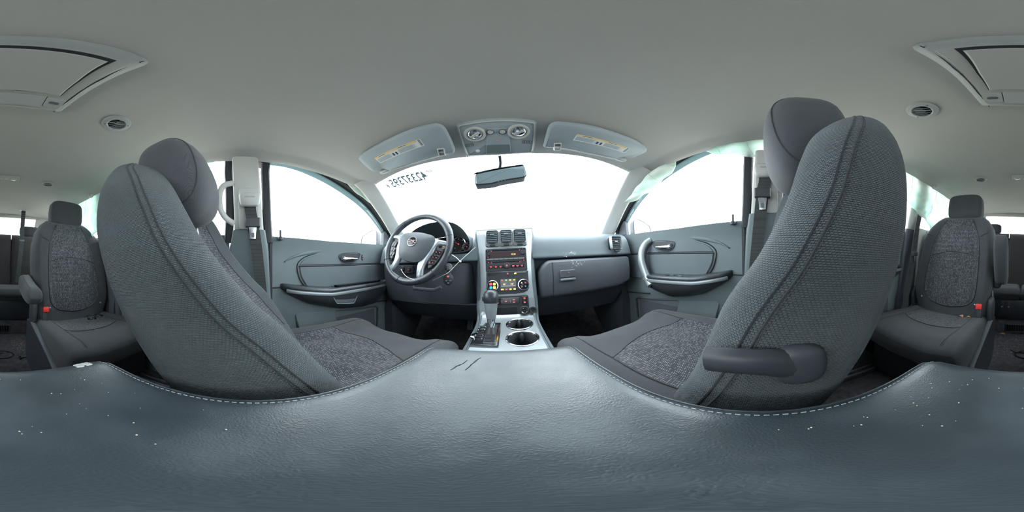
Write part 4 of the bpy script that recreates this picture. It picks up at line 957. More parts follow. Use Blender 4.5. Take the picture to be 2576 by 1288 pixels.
po = mk('power_outlet', [lathe(fs, [(.011, .007), (.012, .016), (.017, .018), (.020, .014), (.021, .006)], 28, .068, -.025), lathe(fs, [(0, .0075), (.0115, .0075)], 20, .068, -.025)], 'black_plastic', co)
mk('outlet_ring', lathe(fs, [(.0095, .010), (.0105, .017), (.0115, .0175)], 24, .068, -.025), 'chrome', po)
mk('outlet_cap', [lathe(fs, [(0, .012), (.009, .012), (.010, .016), (.014, .017), (.016, .014), (.016, .008)], 24, .104, -.027), tube([fs.p(.088, -.025, .012), fs.p(.096, -.026, .012)], .003, 6)], 'black_plastic', po)
# ---- gear shifter
sx, sy_ = -.046, .535
gs = thing('gear_shifter', (sx, sy_, .478), 'gear lever with black leather knob and satin silver grip', 'gear lever')
ax = nrm((.004, .045, .16)); fsh = Fr((sx, sy_, .470), (1, 0, 0), (0, 1, -.28))
mk('shaft', lathe(fsh, [(.007, .0), (.010, .03), (.013, .04), (.014, .058), (.015, .062)], 20), 'chrome', gs)
mk('boot', lathe(fsh, [(.022, 0), (.018, .012), (.011, .028)], 18), 'black_plastic', gs)
mk('grip', lathe(fsh, [(.0145, .060), (.017, .066), (.0205, .090), (.0225, .108), (.0235, .118)], 28), 'silver', gs)
mk('knob', lathe(fsh, [(.0235, .117), (.0262, .122), (.0275, .135), (.0268, .149), (.022, .160), (.012, .166), (0, .168)], 30), 'leather_wheel', gs)
for a in (-2.3, -.8): mk('knob_seam', tube([fsh.p(.0268 * math.cos(a), .0268 * math.sin(a), .120), fsh.p(.0279 * math.cos(a), .0279 * math.sin(a), .136), fsh.p(.0225 * math.cos(a), .0225 * math.sin(a), .160)], .0007, 5), 'thread_dark', gs)
mk('release', rpl(Fr(fsh.p(-.026, .0, .135), (0, 1, 0), (0, 0, 1)), 0, 0, .014, .018, -.004, .003, .004, .002), 'black_plastic', gs)

# ================================================================== STEERING WHEEL
WC = V(-.385, .640, .812); RW = .180
fw = Fr(WC, (1, 0, 0), (0, .42, 1), .945).rot(-13)
sw = thing('steering_wheel', WC, 'four spoke leather steering wheel with silver spokes and round emblem', 'steering wheel')
ring = [fw.p(RW * math.cos(a), RW * math.sin(a)) for a in np.linspace(0, 2 * math.pi, 73)[:-1]]
rim_v, rim_f = [], []
N, n = 72, 14
for k in range(N):
    a = 2 * math.pi * k / N
    thick = .0165 + .0022 * (math.exp(-((math.degrees(a) - 140) / 22) ** 2) + math.exp(-((math.degrees(a) - 40) / 22) ** 2))
    for j in range(n):
        b = 2 * math.pi * j / n; rim_v.append(fw.p((RW + thick * math.cos(b)) * math.cos(a), (RW + thick * math.cos(b)) * math.sin(a), thick * .92 * math.sin(b)))
for k in range(N):
    for j in range(n): rim_f.append((k * n + j, ((k + 1) % N) * n + j, ((k + 1) % N) * n + (j + 1) % n, k * n + (j + 1) % n))
rm = mk('rim', (rim_v, rim_f), 'leather_wheel', sw, sharp=180)
for deg in (155, 25, 215, 325, 265): 
    a = math.radians(deg); mk('rim_seam', tube([fw.p((RW + .0172 * math.cos(b)) * math.cos(a), (RW + .0172 * math.cos(b)) * math.sin(a), .016 * math.sin(b)) for b in np.linspace(0, 2 * math.pi, 17)[:-1]], .0012, 5, closed=True), 'thread_dark', rm)
# hub: rounded shield
hub = [(-.094, .058), (-.05, .070), (0, .074), (.05, .070), (.094, .058), (.100, .02), (.088, -.03), (.064, -.070), (.025, -.082), (-.025, -.082), (-.064, -.070), (-.088, -.03), (-.100, .02)]
hubc = [tuple(q) for q in cr(hub, 4, True)]
def dome(fr, ol, d0, hs, pw=2, nr=7):
    "bulged cushion over an outline"
    n = len(ol); cx = sum(q[0] for q in ol) / n; cy = sum(q[1] for q in ol) / n; v = [fr.p(x, y, d0) for x, y in ol]; f = []
    for r in range(nr):
        t = 1 - r / nr; v += [fr.p(cx + (x - cx) * t, cy + (y - cy) * t, d0 + .012 + hs * (1 - t ** pw)) for x, y in ol]
        for i in range(n): j = (i + 1) % n; f.append((r * n + i, r * n + j, (r + 1) * n + j, (r + 1) * n + i))
    f.append(tuple(range(nr * n, (nr + 1) * n))); return v, f
hb = mk('airbag_cover', dome(fw, hubc, .0, .020, 2.5), 'door_low', sw, sharp=60)
mk('emblem', lathe(fw, [(0, .0345), (.022, .0335), (.023, .030)], 32, -.004, .012), 'gloss_black', sw); mk('emblem_ring', lathe(fw, [(.0215, .033), (.0235, .036), (.026, .0355), (.0275, .030)], 36, -.004, .012), 'satin', sw)
text('emblem_letters', 'GMC', .021, Fr(fw.p(-.004, .012, .0355), fw.x, fw.y), 'emblem', sw, ext=.0012, sx=1.05)
# spokes
for sx_ in (-1, 1):
    up = [(sx_ * .078, .056), (sx_ * .12, .052), (sx_ * .168, .046), (sx_ * .172, .028), (sx_ * .135, .026), (sx_ * .117, .012), (sx_ * .113, -.024), (sx_ * .100, -.062), (sx_ * .094, -.10), (sx_ * .104, -.136), (sx_ * .085, -.150), (sx_ * .068, -.13), (sx_ * .055, -.07), (sx_ * .082, -.02), (sx_ * .09, .02)]
    mk('spoke', plate(fw, [tuple(q) for q in cr(up, 3, True)], -.004, .010, .005), 'silver', sw, sharp=60)
    pod = [(sx_ * .126, .010), (sx_ * .158, .006), (sx_ * .150, -.05), (sx_ * .128, -.085), (sx_ * .112, -.09), (sx_ * .110, -.06), (sx_ * .124, -.02)]
    pd = mk('button_pod', plate(fw, [tuple(q) for q in cr(pod, 3, True)], -.008, .006, .003), 'black_plastic', sw)
    for k in range(3):
        for j in range(2):
            x, y = sx_ * (.146 - .008 * k - .016 * j), -.012 - .026 * k; mk('button', rpl(Fr(fw.p(x, y, .006), fw.x, fw.y).rot(sx_ * 12), 0, 0, .013, .020, 0, .003, .004, .001), 'gloss_black', pd)
            if sx_ > 0: mk('mark', rpl(Fr(fw.p(x, y, .009), fw.x, fw.y), 0, 0, .0035, .0035, 0, .0006, .001, .0002), 'led_red', pd)
# column, shroud and stalks
colv = []
for t in np.linspace(0, 1, 8):
    c = WC + fw.n * (-.02 - .20 * t); w = .055 + .012 * t; colv.append([c + V(1, 0, 0) * a + fw.y * 0 + V(0, .42, 1) / 1.085 * b for a, b in rr(w, .050 + .006 * t, .03, 4, 2)])
mk('column_shroud', loft(colv), 'dash_low', sw, sharp=60)
mk('shroud_lip', tube([(-.425, .665, .628), (-.41, .655, .612), (-.30, .65, .612), (-.27, .655, .625)], .008, 8), 'dash_low', sw)
mk('stalk', tube([WC + V(-.05, .09, .0), WC + V(-.12, .06, .01), WC + V(-.17, .05, .012)], (.008, .010), 8), 'black_plastic', sw)
# light and dimmer switches left of the column
fk = Fr((-.520, .728, .700), (1, 0, 0), (0, .1, 1))
lp = thing('light_switch', fk.o, 'headlamp dial and dimmer knob with red marks left of the steering column', 'switch')
mk('plate', rpl(fk, .012, 0, .095, .045, -.02, .004, .008, .002), 'black_plastic', lp)
knob(fk, -.010, .002, .0155, .014, 'black_plastic', lp, rim='satin'); knob(fk, .038, 0, .010, .012, 'black_plastic', lp)
for x in (-.010, .038): mk('mark', rpl(fk, x, -.002, .004, .004, .0138, .0146, .001, .0002), 'led_red', lp)
# keys hanging from the column with white tie
KP = V(-.232, .640, .712)
ky = thing('key_fob', KP, 'black remote key fob hanging from the ignition with its key ring', 'key')
mk('ignition', lathe(Fr(KP + V(0, .02, 0), (1, .35, 0), (0, .3, 1)), [(0, .012), (.014, .012), (.017, .008), (.018, -.02)], 20), 'satin', ky)
mk('key_head', box(KP + V(.008, -.012, .0), (.006, .028, .022), .003), 'black_plastic', ky)
mk('key_ring', tube([KP + V(.012 + .011 * math.cos(a), -.016, -.014 + .012 * math.sin(a)) for a in np.linspace(0, 2 * math.pi, 21)[:-1]], .0011, 6, closed=True), 'chrome', ky)
fkf = Fr(KP + V(.012, -.022, -.046), (1, .3, 0), (.05, 0, 1)); fb = mk('remote', dome(fkf, [tuple(q) for q in cr([(-.018, .012), (0, .026), (.018, .012), (.019, -.012), (0, -.026), (-.019, -.012)], 4, True)], -.012, .006), 'black_plastic', ky, sharp=60)
for x, y, m_ in ((0, .012, 'led_red'), (-.007, -.006, 'satin'), (.007, -.006, 'satin'), (0, -.015, 'satin')): mk('button', rpl(fkf, x, y, .010, .007, .003, .0075, .003, .0008), m_ if m_ == 'led_red' else 'dash', fb)
tw = thing('zip_tie', P(1158, 657, Y=.60), 'thin white zip tie sticking out beside the steering column', 'zip tie')
mk('strap', [tube(cr([P(1089, 705, Y=.62), P(1112, 694, Y=.60), P(1130, 684, Y=.585), P(1157, 657, Y=.57), P(1196, 622, Y=.57)], 6), (.0016, .0011), 6), tube(cr([P(1137, 641, Y=.60), P(1148, 648, Y=.585), P(1158, 658, Y=.57)], 4), (.0016, .0011), 6)], 'white_tie', tw)
mk('head', box(P(1158, 658, Y=.569), (.006, .006, .006), .0012), 'white_tie', tw)
t2 = [P(1009, 677, Y=.530), P(1015, 688, Y=.522), P(1026, 698, Y=.52), P(1043, 704, Y=.524)]
tag(mk('wire_end', tube(cr(t2, 5), .0012, 6), 'white_tie'), 'thin white tie end curling below the steering wheel hub', 'zip tie')
# pedals
bp_ = thing('brake_pedal', (-.40, 1.06, .33), 'ribbed black brake pedal in the driver footwell', 'pedal')
fp = Fr((-.40, 1.045, .335), (1, 0, 0), (0, .5, 1)); mk('pad', rpl(fp, 0, 0, .10, .055, -.006, .006, .012, .003), 'black_plastic', bp_)
for k in range(4):
    mk('rib', tube([fp.p(-.042 + .0105 * j, -.018 + .012 * k + (.003 if j % 2 else -.003), .007) for j in range(9)], .0016, 5), 'dash', bp_)
mk('arm', tube([fp.p(.02, .01, -.004), (-.37, 1.12, .45), (-.36, 1.2, .62)], (.012, .006), 6), 'black_plastic', bp_)
ap = thing('accelerator_pedal', (-.235, 1.02, .30), 'long ribbed accelerator pedal beside the console', 'pedal')
fp = Fr((-.235, 1.02, .315), (1, 0, 0), (0, .45, 1)); mk('pad', rpl(fp, 0, 0, .042, .12, -.006, .006, .010, .003), 'black_plastic', ap)
for k in range(3): mk('rib', rpl(fp, -.012 + .012 * k, 0, .004, .10, .006, .008, .001, .0005), 'dash', ap)
mk('arm', tube([fp.p(0, .05, -.004), (-.235, 1.16, .45), (-.235, 1.22, .55)], .008, 6), 'black_plastic', ap)
# ================================================================== OVERHEAD
def loc(fr, p): q = V(p) - fr.o; return (float(np.dot(q, fr.x)), float(np.dot(q, fr.y)))
K3 = lambda x, y: (860 + x / 3.1415, 280 + y / 3.1415)
VN = nrm((0, .055, .16)); VO = V(0, .44, 1.178)
for s in (-1, 1):
    fr = Fr(VO + V(s * .29, 0, 0), (1, 0, 0), (0, -.16, .055)); pj = lambda q: loc(fr, P(*K3(*q), pl=(VO, VN)))
    if s < 0:
        ol = [(150, 350), (300, 260), (540, 150), (700, 108), (760, 105), (810, 130), (850, 200), (888, 290), (888, 318), (830, 335), (600, 398), (400, 458), (370, 462), (330, 450), (290, 468), (240, 468), (150, 390)]
        lab = [(260, 360), (620, 208), (660, 260), (310, 400)]; clip = (790, 310); hng = (340, 470); lip = [(885, 318), (830, 335), (600, 398), (390, 458)]
    else:
        ol = [(1640, 120), (1690, 90), (1760, 92), (1950, 115), (2150, 170), (2300, 225), (2390, 275), (2408, 300), (2390, 325), (2330, 350), (2290, 368), (2230, 360), (2190, 362), (2160, 372), (1950, 330), (1740, 290), (1605, 280), (1598, 265), (1615, 190)]
        lab = [(1855, 170), (2270, 285), (2225, 318), (1820, 218)]; clip = (1700, 268); hng = (2205, 375); lip = [(1720, 288), (1950, 330), (2155, 372)]
    vs = thing('sun_visor', fr.o, 'grey fabric sun visor with warning label, folded up above the %s' % ('steering wheel' if s < 0 else 'passenger side'), 'sun visor', 'sun visors')
    pol = [tuple(q) for q in cr([pj(q) for q in ol], 3, True)]
    mk('panel', [plate(fr, pol, -.010, .010, .007)], 'visor_cloth', vs, sharp=60)
    mk('edge_lip', tube([fr.p(*pj(q), .008) for q in lip], .0022, 6), 'pillar', vs)
    lp = [pj(q) for q in lab]; A, B, C, D = [V(q) for q in lp]
    L0 = mk('label', plate(fr, lp, .0098, .0106, .0002), 'paper', vs)
    def lq(u0, u1, v0, v1): 
        f = lambda u, v: tuple((A * (1 - u) + B * u) * (1 - v) + (D * (1 - u) + C * u) * v); return [f(u0, v0), f(u1, v0), f(u1, v1), f(u0, v1)]
    mk('label_band', plate(fr, lq(.0, .92, 0, .22), .0106, .0109, .0001), 'paper_yellow', L0)
    ink = [plate(fr, lq(.02 + .50 * h, .02 + .50 * h + .30 + .04 * (k % 2), .32 + .085 * k, .355 + .085 * k), .0106, .0109, .0001) for k in range(7) for h in (0, 1)] + [plate(fr, lq(.10 + .46 * h, .26 + .46 * h, .07, .15), .0109, .0112, .0001) for h in (0, 1)]
    tag(mk('print_lines', ink, 'number', L0), kind='stuff')
    mk('pictogram', [plate(fr, lq(.375, .415, .45, .85), .0106, .011, .0001)], 'ink', L0); mk('pictogram', [plate(fr, lq(.445, .48, .45, .85), .0106, .011, .0001)], 'ink', L0)
    mk('bar_code', [plate(fr, lq(.945, .985, .05 + .12 * k, .12 + .12 * k), .0106, .0109, .0001) for k in range(7)], 'ink', L0)['kind'] = 'stuff'
    cx, cy = pj(clip); ff = Fr(fr.p(cx, cy, .0), fr.x, fr.y).rot(-14 if s < 0 else 12)
    cpo = rr(.013, .019, .005, 3, 1); mk('clip', [frame_ring(ff, cpo, .006, .008, .016), rpl(ff, 0, 0, .024, .006, .008, .014, .002, .001)], 'pillar', vs)
    cx, cy = pj(hng); mk('hinge', sell(fr.p(cx, cy - .002, -.004), (.030, .012, .012), .8, 18, 10), 'console_grey', vs)
# overhead console
ON = nrm((0, .35, 1)); OO = V(.008, .46, 1.194); fr = Fr(OO, (1, 0, 0), (0, -1, .35)); pj = lambda q: loc(fr, P(*K3(*q), pl=(OO, ON)))
oc = thing('overhead_console', OO, 'grey overhead console with two round reading lamps above the mirror', 'console')
ol = [tuple(q) for q in cr([pj(q) for q in [(905, 125), (920, 100), (960, 88), (1240, 55), (1480, 68), (1530, 80), (1538, 110), (1530, 220), (1512, 310), (1490, 325), (1240, 340), (1010, 348), (985, 335), (945, 240)]], 3, True)]
mk('body', plate(fr, ol, -.010, .010, .006), 'visor_cloth', oc, sharp=60)
mk('rim', frame_ring(fr, inset(ol, .004), .006, .008, .012), 'pillar', oc)
pan = [pj(q) for q in [(1145, 130), (1320, 125), (1335, 325), (1140, 330)]]; mk('holder_door', plate(fr, pan, .009, .0125, .002), 'visor_cloth', oc)
mk('finger_recess', plate(fr, [pj(q) for q in [(1145, 255), (1325, 250), (1333, 318), (1142, 322)]], .0122, .0132, .0005), 'door_skin', oc)
for q, t in (((1052, 172), 0), ((1395, 152), 1)):
    x, y = pj(q); lm = mk('reading_lamp', lathe(fr, [(.021, .010), (.024, .016), (.028, .017), (.032, .012), (.033, .008)], 32, x, y), 'pillar', oc)
    mk('lens', lathe(fr, [(0, .018), (.010, .0175), (.018, .0155), (.022, .011)], 28, x, y), 'chrome', lm)
    mk('switch_bar', rpl(Fr(fr.p(x, y, .015), fr.x, fr.y).rot(35), 0, 0, .034, .010, 0, .005, .004, .002), 'pillar', lm)
for q in ((1173, 153), (1268, 150)):
    x, y = pj(q); mk('button', lathe(fr, [(0, .017), (.007, .0165), (.009, .0125)], 20, x, y), 'pillar', oc)
    mk('button_ring', lathe(fr, [(.0092, .0125), (.0105, .0145), (.012, .0125)], 20, x, y), 'dash', oc)
x, y = pj((1230, 217)); mk('indicator', rpl(fr, x, y, .004, .004, .0125, .0138, .001, .0003), 'led_red', oc)
for q in ((1005, 258), (1462, 234)): 
    x, y = pj(q); g_ = mk('grille', rpl(fr, x, y, .026, .014, .009, .0115, .002, .0005), 'dash', oc)
    for k in range(5): mk('grille_rib', rpl(fr, x - .010 + .005 * k, y, .0018, .012, .0115, .0125, .0005, .0003), 'console_grey', g_)
x, y = pj((1075, 303)); mk('cap', lathe(fr, [(0, .0135), (.006, .013), (.0075, .010)], 18, x, y), 'paper', oc)
# rear view mirror
f3 = lambda q, Y=.60: P(*K3(*q), Y=Y)
mo = [f3(q) for q in [(1052, 520), (1062, 497), (1090, 488), (1410, 427), (1436, 428), (1448, 445), (1460, 500), (1450, 520), (1420, 532), (1260, 560), (1190, 580), (1080, 590), (1056, 582)]]
mc = sum(mo) / len(mo); fr = Fr(mc, (1, 0, 0), (0, .10, 1)); mol = [tuple(q) for q in cr([loc(fr, q) for q in mo], 3, True)]
rv = thing('rearview_mirror', mc, 'rear view mirror with pale reflection painted into its glass, tilted on its stem below the windshield header', 'mirror')
mk('housing', [plate(fr, mol, -.030, .004, .003)], 'black_plastic', rv); mk('mirror_glass', plate(fr, inset(mol, .005), .003, .0048, .0005), 'mirror_reflection', rv)
for k in range(3): mk('button', rpl(fr, -.012 + .012 * k, -.031 + .002 * k, .004, .002, .004, .0055, .0008, .0003), 'satin', rv)
mk('stem', tube(cr([mc + V(-.004, .024, .02), mc + V(-.006, .03, .05), f3((1252, 400), .60) + V(0, .012, .0), f3((1247, 350), .58)], 4), [.009, .009, .008, .008, .007, .007, .006, .006, .006, .006, .006, .006, .006], 10), 'black_plastic', rv)
# numbers marked on the windshield, reversed when read from inside
wn = nrm((0, .34, .66)); wp = V(0, .572, 1.160); pw_ = lambda q: P(*K3(*q), pl=(wp, wn))
r0, r1 = pw_((690, 503)), pw_((372, 583)); nb = thing('windshield_number', (r0 + r1) / 2, 'grey chalk number 42337395 written on the windshield, seen reversed', 'writing')
xd = nrm(r1 - r0); up = nrm(pw_((665, 468)) - pw_((680, 536))); fr = Fr((r0 + r1) / 2, xd, up)
hgt = np.linalg.norm(pw_((665, 468)) - pw_((680, 536)))
text('digits', '42337395', hgt * 1.42, fr, 'number', nb, sx=np.linalg.norm(r1 - r0) / (hgt * 1.42 * 8 * .56), ext=.0003, bold=hgt * .030)
text('letter', 'F', hgt * .66, Fr(pw_((366, 594)), xd, up), 'number', nb, ext=.0003, bold=hgt * .03)
text('letter', 'ISP', hgt * .40, Fr(pw_((690, 476)), xd, up), 'number', nb, ext=.0003, bold=hgt * .015)
for k in range(3): mk('tick_row', rpl(Fr(pw_((696 + 6 * k, 498 + 16 * k)), xd, up), 0, 0, .012, .003, 0, .0004, .0005, .0001), 'number', nb)
# ---- flip-down screen unit behind the front seats
fr = Fr((.006, -.27, 1.2995), (1, 0, 0), (0, -1, 0)); dv = thing('overhead_screen_unit', fr.o, 'closed overhead flip down screen housing with pale frame on the ceiling', 'screen')
ol = [tuple(q) for q in cr([(-.138, -.140), (-.10, -.147), (0, -.149), (.10, -.147), (.138, -.140), (.146, -.09), (.145, .02), (.136, .12), (.126, .140), (.10, .143), (0, .148), (-.10, .143), (-.126, .140), (-.136, .12), (-.145, .02), (-.146, -.09)], 3, True)]
mk('frame', plate(fr, ol, -.004, .016, .012), 'console_grey', dv, sharp=60)
mk('inner_bed', plate(fr, [(-.124, -.122), (.124, -.122), (.128, .0), (.116, .126), (-.116, .126), (-.128, 0)], .013, .0168, .001), 'shade_panel', dv)
mk('gap', plate(fr, [(-.102, -.118), (.102, -.118), (.105, -.02), (.100, .056), (-.100, .056), (-.105, -.02)], .0160, .0173, .0002), 'seal', dv)
mk('screen_panel', plate(fr, [(-.096, -.108), (.096, -.108), (.101, -.02), (.098, .055), (-.098, .055), (-.101, -.02)], .016, .0215, .003), 'shade_panel', dv)
for x in (-.127, .127): mk('frame_seam', tube([fr.p(x * 1.0, -.142, .0142), fr.p(x * 1.04, -.05, .0162), fr.p(x * .99, .06, .0162), fr.p(x * .90, .138, .0145)], .0012, 5), 'seal', dv)
mk('lens_bar', rpl(fr, 0, .094, .146, .052, .015, .019, .004, .001), 'lens_frost', dv)
for x in (-.098, .098):
    b_ = mk('lens_button', rpl(fr, x, .092, .044, .046, .015, .019, .005, .001), 'lens_frost', dv); mk('button_slot', rpl(fr, x, .092, .026, .012, .019, .0205, .006, .0008), 'dash', b_)
mk('latch', rpl(fr, -.015, .060, .030, .006, .018, .0205, .002, .0005), 'console_grey', dv); mk('finger_grip', rpl(fr, 0, .134, .16, .008, .013, .0175, .003, .001), 'shade_panel', dv)
# ---- roof air vents
for (x, y, r, lb, g) in ((-.297, -.372, .047, 'round ceiling air vent behind the driver seat', 0), (.297, -.372, .047, 'round ceiling air vent behind the passenger seat', 0), (-.312, -1.07, .045, 'small round ceiling vent near the second row on the driver side', 1), (.305, -1.07, .045, 'small round ceiling vent near the second row on the passenger side', 1)):
    fr = Fr((x, y, zroof(x, y) + .001), (1, 0, 0), (0, -1, 0)).rot(0); rv_ = thing('ceiling_vent', fr.o, lb, 'air vent', 'ceiling air vents')
    mk('ring', lathe(fr, [(.027, -.004), (.0275, .005), (.031, .0075), (r - .004, .0055), (r, .0)], 40), 'console_grey', rv_)
    mk('well', lathe(fr, [(0, .0008), (.0285, .0008)], 28), 'gloss_black', rv_)
    for k in range(4):
        o = -.017 + .0115 * k; w = 2 * math.sqrt(max(.0001, .027 ** 2 - o * o)); f_ = fr.rot(28 if x < 0 else -28); mk('louvre', tube([f_.p(-w / 2, o, .003), f_.p(-w / 6, o + .002, .004), f_.p(w / 6, o - .002, .004), f_.p(w / 2, o, .003)], (.0012, .0045), 6, up=f_.n), 'console_grey' if k == 1 else 'dash', rv_)  # one louvre in paler material: a lit slat put into the colour
    for a in (.6, 3.74): mk('screw', lathe(fr, [(0, .0078), (.0018, .0076), (.002, .006)], 8, .036 * math.cos(a), .036 * math.sin(a)), 'seal', rv_)
fr = Fr((-.008, -1.055, zroof(0, -1.055) + .001), (1, 0, 0), (0, -1, 0)); dl = thing('ceiling_lamp', fr.o, 'small grey dome lamp on the ceiling over the second row', 'lamp')
mk('housing', rpl(fr, 0, 0, .205, .075, -.004, .008, .010, .004), 'console_grey', dl)
for x in (-.068, .068): mk('lens', sell(fr.p(x, 0, .007), (.022, .022, .008), 1, 20, 10), 'lens_frost', dl)
for x in (-.02, .02): mk('switch', rpl(fr, x, 0, .026, .018, .007, .0105, .004, .001), 'pillar', dl)
# coat hooks
for s in (-1, 1):
    f_ = Fr((s * .615, -.99, 1.235), (0, 1, 0), (-s * .3, 0, 1)); hk = thing('coat_hook', f_.o, 'pale grey coat hook at the roof edge on the %s side' % ('driver' if s < 0 else 'passenger'), 'hook', 'coat hooks')
    mk('base', sell(f_.o, (.012, .024, .014), .8, 16, 10), 'pillar', hk); mk('prong', tube(cr([f_.o + V(-s * .004, 0, 0), f_.o + V(-s * .018, 0, -.004), f_.o + V(-s * .026, 0, .006)], 4), .005, 8), 'pillar', hk)
# grab handles
hd = [(-.640, -.078, 1.105), (-.612, -.108, 1.082), (-.600, -.124, 1.045), (-.600, -.126, 1.0), (-.605, -.122, .965), (-.625, -.105, .935), (-.655, -.076, .918)]
tag(mk('grab_handle', tube(cr(hd, 6), (.009, .013), 12), 'pillar'), 'pale grey grab handle on the driver side door pillar', 'handle')
A0, A1 = V(.600, .638, 1.170 - .04), V(.652, .790, 1.010 - .02)
a_ = [P(1578, 452, X=.615), P(1572, 462, X=.596), P(1562, 480, X=.60), P(1552, 500, X=.605), P(1546, 515, X=.615), P(1545, 525, X=.635)]
tag(mk('grab_handle', tube(cr(a_, 6), (.010, .013), 12), 'pillar'), 'grey grab handle on the passenger windshield pillar', 'handle')
# ---- seat belts of the front seats
for s in (-1, 1):
    sd = 'driver' if s < 0 else 'passenger'; X = s * .637; bt = thing('seat_belt', (s * .64, 0, .5), 'grey %s seat belt hanging from its loop on the door pillar with its latch plate' % sd, 'seat belt', 'front seat belts')
    zt = 1.018 if s < 0 else 1.070; k = 1 if s < 0 else 1
    fb = Fr((s * .632, -.008, zt), (0, -s, 0), (-s * .16, 0, 1))
    mk('loop_cover', plate(fb, [tuple(q) for q in cr([(-.035, .025), (.035, .025), (.042, .0), (.034, -.028), (0, -.034), (-.034, -.028), (-.042, .0)], 4, True)], .002, .022, .008), 'pillar', bt, sharp=60)
    mk('slot', [rpl(fb, 0, .008, .040, .006, .021, .0228, .002, .0004)], 'console_grey', bt)
    zl = zt - .105
    pts = [(s * .634, -.008, zt - .02), (s * .630, -.004, zt - .06), (s * .628, .004, zl), (s * .634, .020, .80), (s * .655, .040, .62), (s * .68, .06, .40), (s * .70, .07, .15)]
    mk('webbing', ribbon(cr(pts, 5), .046, .0022, (0, 1, 0)), 'webbing', bt)
    ft_ = Fr((s * .622, .004, zl), (0, -s, 0), (0, -.10, 1))
    mk('latch_body', plate(ft_, rr(.030, .020, .004, 3, 1), -.008, .010, .004), 'black_plastic', bt)
    tg = [(-.016, -.018), (.016, -.018), (.013, -.045), (.012, -.068), (-.012, -.068), (-.013, -.045)]
    lp_ = mk('latch_plate', plate(ft_, tg, .0, .004, .001), 'chrome', bt); mk('latch_slot', rpl(ft_, 0, -.052, .012, .018, .0038, .0046, .002, .0002), 'dash', lp_)
# ---- belt of the passenger side second row seat and roof belt of the third row
b2 = thing('seat_belt', (.66, -.83, .3), 'dark seat belt beside the rear passenger side seat', 'seat belt')
pt = [(.665, -.90, 1.00), (.66, -.86, .86), (.655, -.83, .72), (.655, -.80, .55), (.67, -.775, .40), (.69, -.76, .2)]
mk('webbing', ribbon(cr(pt, 5), .046, .0022, (0, 1, 0)), 'webbing_dark', b2)
ft_ = Fr((.648, -.835, .735), (0, -1, 0), (0, -.15, 1)); mk('latch_body', plate(ft_, rr(.026, .014, .004, 3, 1), -.006, .008, .003), 'black_plastic', b2); mk('latch_plate', plate(ft_, [(-.014, -.012), (.014, -.012), (.010, -.055), (-.010, -.055)], .0, .004, .001), 'chrome', b2)
b3 = thing('seat_belt', (-.26, -1.80, .9), 'grey seat belt hanging from the ceiling before the third row', 'seat belt')
mk('webbing', ribbon(cr([(-.268, -1.80, 1.285), (-.262, -1.79, 1.1), (-.258, -1.77, .90), (-.235, -1.72, .65), (-.215, -1.68, .48)], 4), .048, .0024, (1, 0, 0)), 'webbing', b3)
mk('anchor_plate', rpl(Fr((-.268, -1.80, 1.289), (1, 0, 0), (0, -1, 0)), 0, 0, .09, .05, -.004, .008, .008, .003), 'pillar', b3); mk('slider', box((-.259, -1.768, .93), (.056, .008, .02), .003), 'dash', b3)
# ================================================================== DRAPED CURTAIN AIRBAGS
def curtain(s, top, bot, X0, X1, label, nu=60, nv=14, amp=.010, seed=0):
    tp, bt = cr(top, 8), cr(bot, 8)
    def samp(c, u): q = u * (len(c) - 1); i = min(int(q), len(c) - 2); return c[i] * (1 - (q - i)) + c[i + 1] * (q - i)
    def S(u, v):
        a, b = samp(tp, u), samp(bt, u); q = a * (1 - v) + b * v; y, z = q
        w = math.sin(y * 31 + z * 60 + seed) * .5 + math.sin(y * 67 - z * 35 + 2 * seed) * .3 + math.sin(z * 140 + y * 12 + seed) * .45
        e = math.sin(math.pi * min(v * 1.15, 1)) 
        return s * (X0 + (X1 - X0) * v - .012 * e + amp * w * (.25 + .75 * v)), y + .004 * math.sin(z * 90 + seed) * v, z + .004 * math.sin(y * 55 + seed) * v
    o = mk('curtain_airbag', slab(S, nu, nv, (s * .006, 0, .0)), 'airbag', sharp=180)
    # sewn tether seams
    for k, u in enumerate((.22, .48, .74)):
        mk('tether_seam', tube([V(*S(u, v)) + V(-s * .002, 0, 0) for v in np.linspace(.02, .98, 14)], .0014, 5), 'airbag', o)
    return tag(o, label, 'airbag', 'deployed curtain airbags')
T7 = lambda x, y: (1500 + x / 4.026, 320 + y / 4.026)
def tr(pts, X): return [tuple(P(*T7(*q), X=X)[1:]) for q in pts]
curtain(1, tr([(1870, -5), (1400, 66), (1130, 140), (930, 200), (850, 230)], .632), tr([(1880, 302), (1560, 290), (1250, 262), (980, 240), (856, 250)], .655), .632, .655, 'pale green curtain airbag draped over the top of the passenger window', 50, 16, .010, 1.0)
curtain(1, tr([(870, 232), (700, 320), (560, 415), (430, 545), (330, 700), (272, 780)], .628), tr([(850, 262), (770, 420), (690, 515), (590, 615), (480, 690), (280, 794)], .65), .630, .650, 'crumpled white airbag flap along the passenger windshield pillar', 50, 14, .010, 2.0)
T6 = lambda x, y: (440 + x / 4.293, 340 + y / 4.293)
def tl(pts, X): return [tuple(P(*T6(*q), X=X)[1:]) for q in pts]
curtain(-1, tl([(1170, 235), (1400, 300), (1650, 365), (1830, 430), (2000, 540), (2090, 610), (2225, 775)], -.628), tl([(1200, 248), (1420, 325), (1650, 400), (1860, 520), (1960, 620), (2070, 700), (2235, 792)], -.648), .628, .648, 'thin crumpled airbag strip along the driver side roof edge', 60, 8, .006, 3.0)
curtain(1, [(-.60, 1.262), (-.8, 1.262), (-1.1, 1.255), (-1.4, 1.255), (-1.62, 1.27)], [(-.60, 1.16), (-.78, 1.05), (-.98, .97), (-1.13, .925), (-1.60, 1.20)], .638, .655, 'large translucent airbag curtain hanging beside the rear passenger side seat', 60, 20, .010, 4.0)
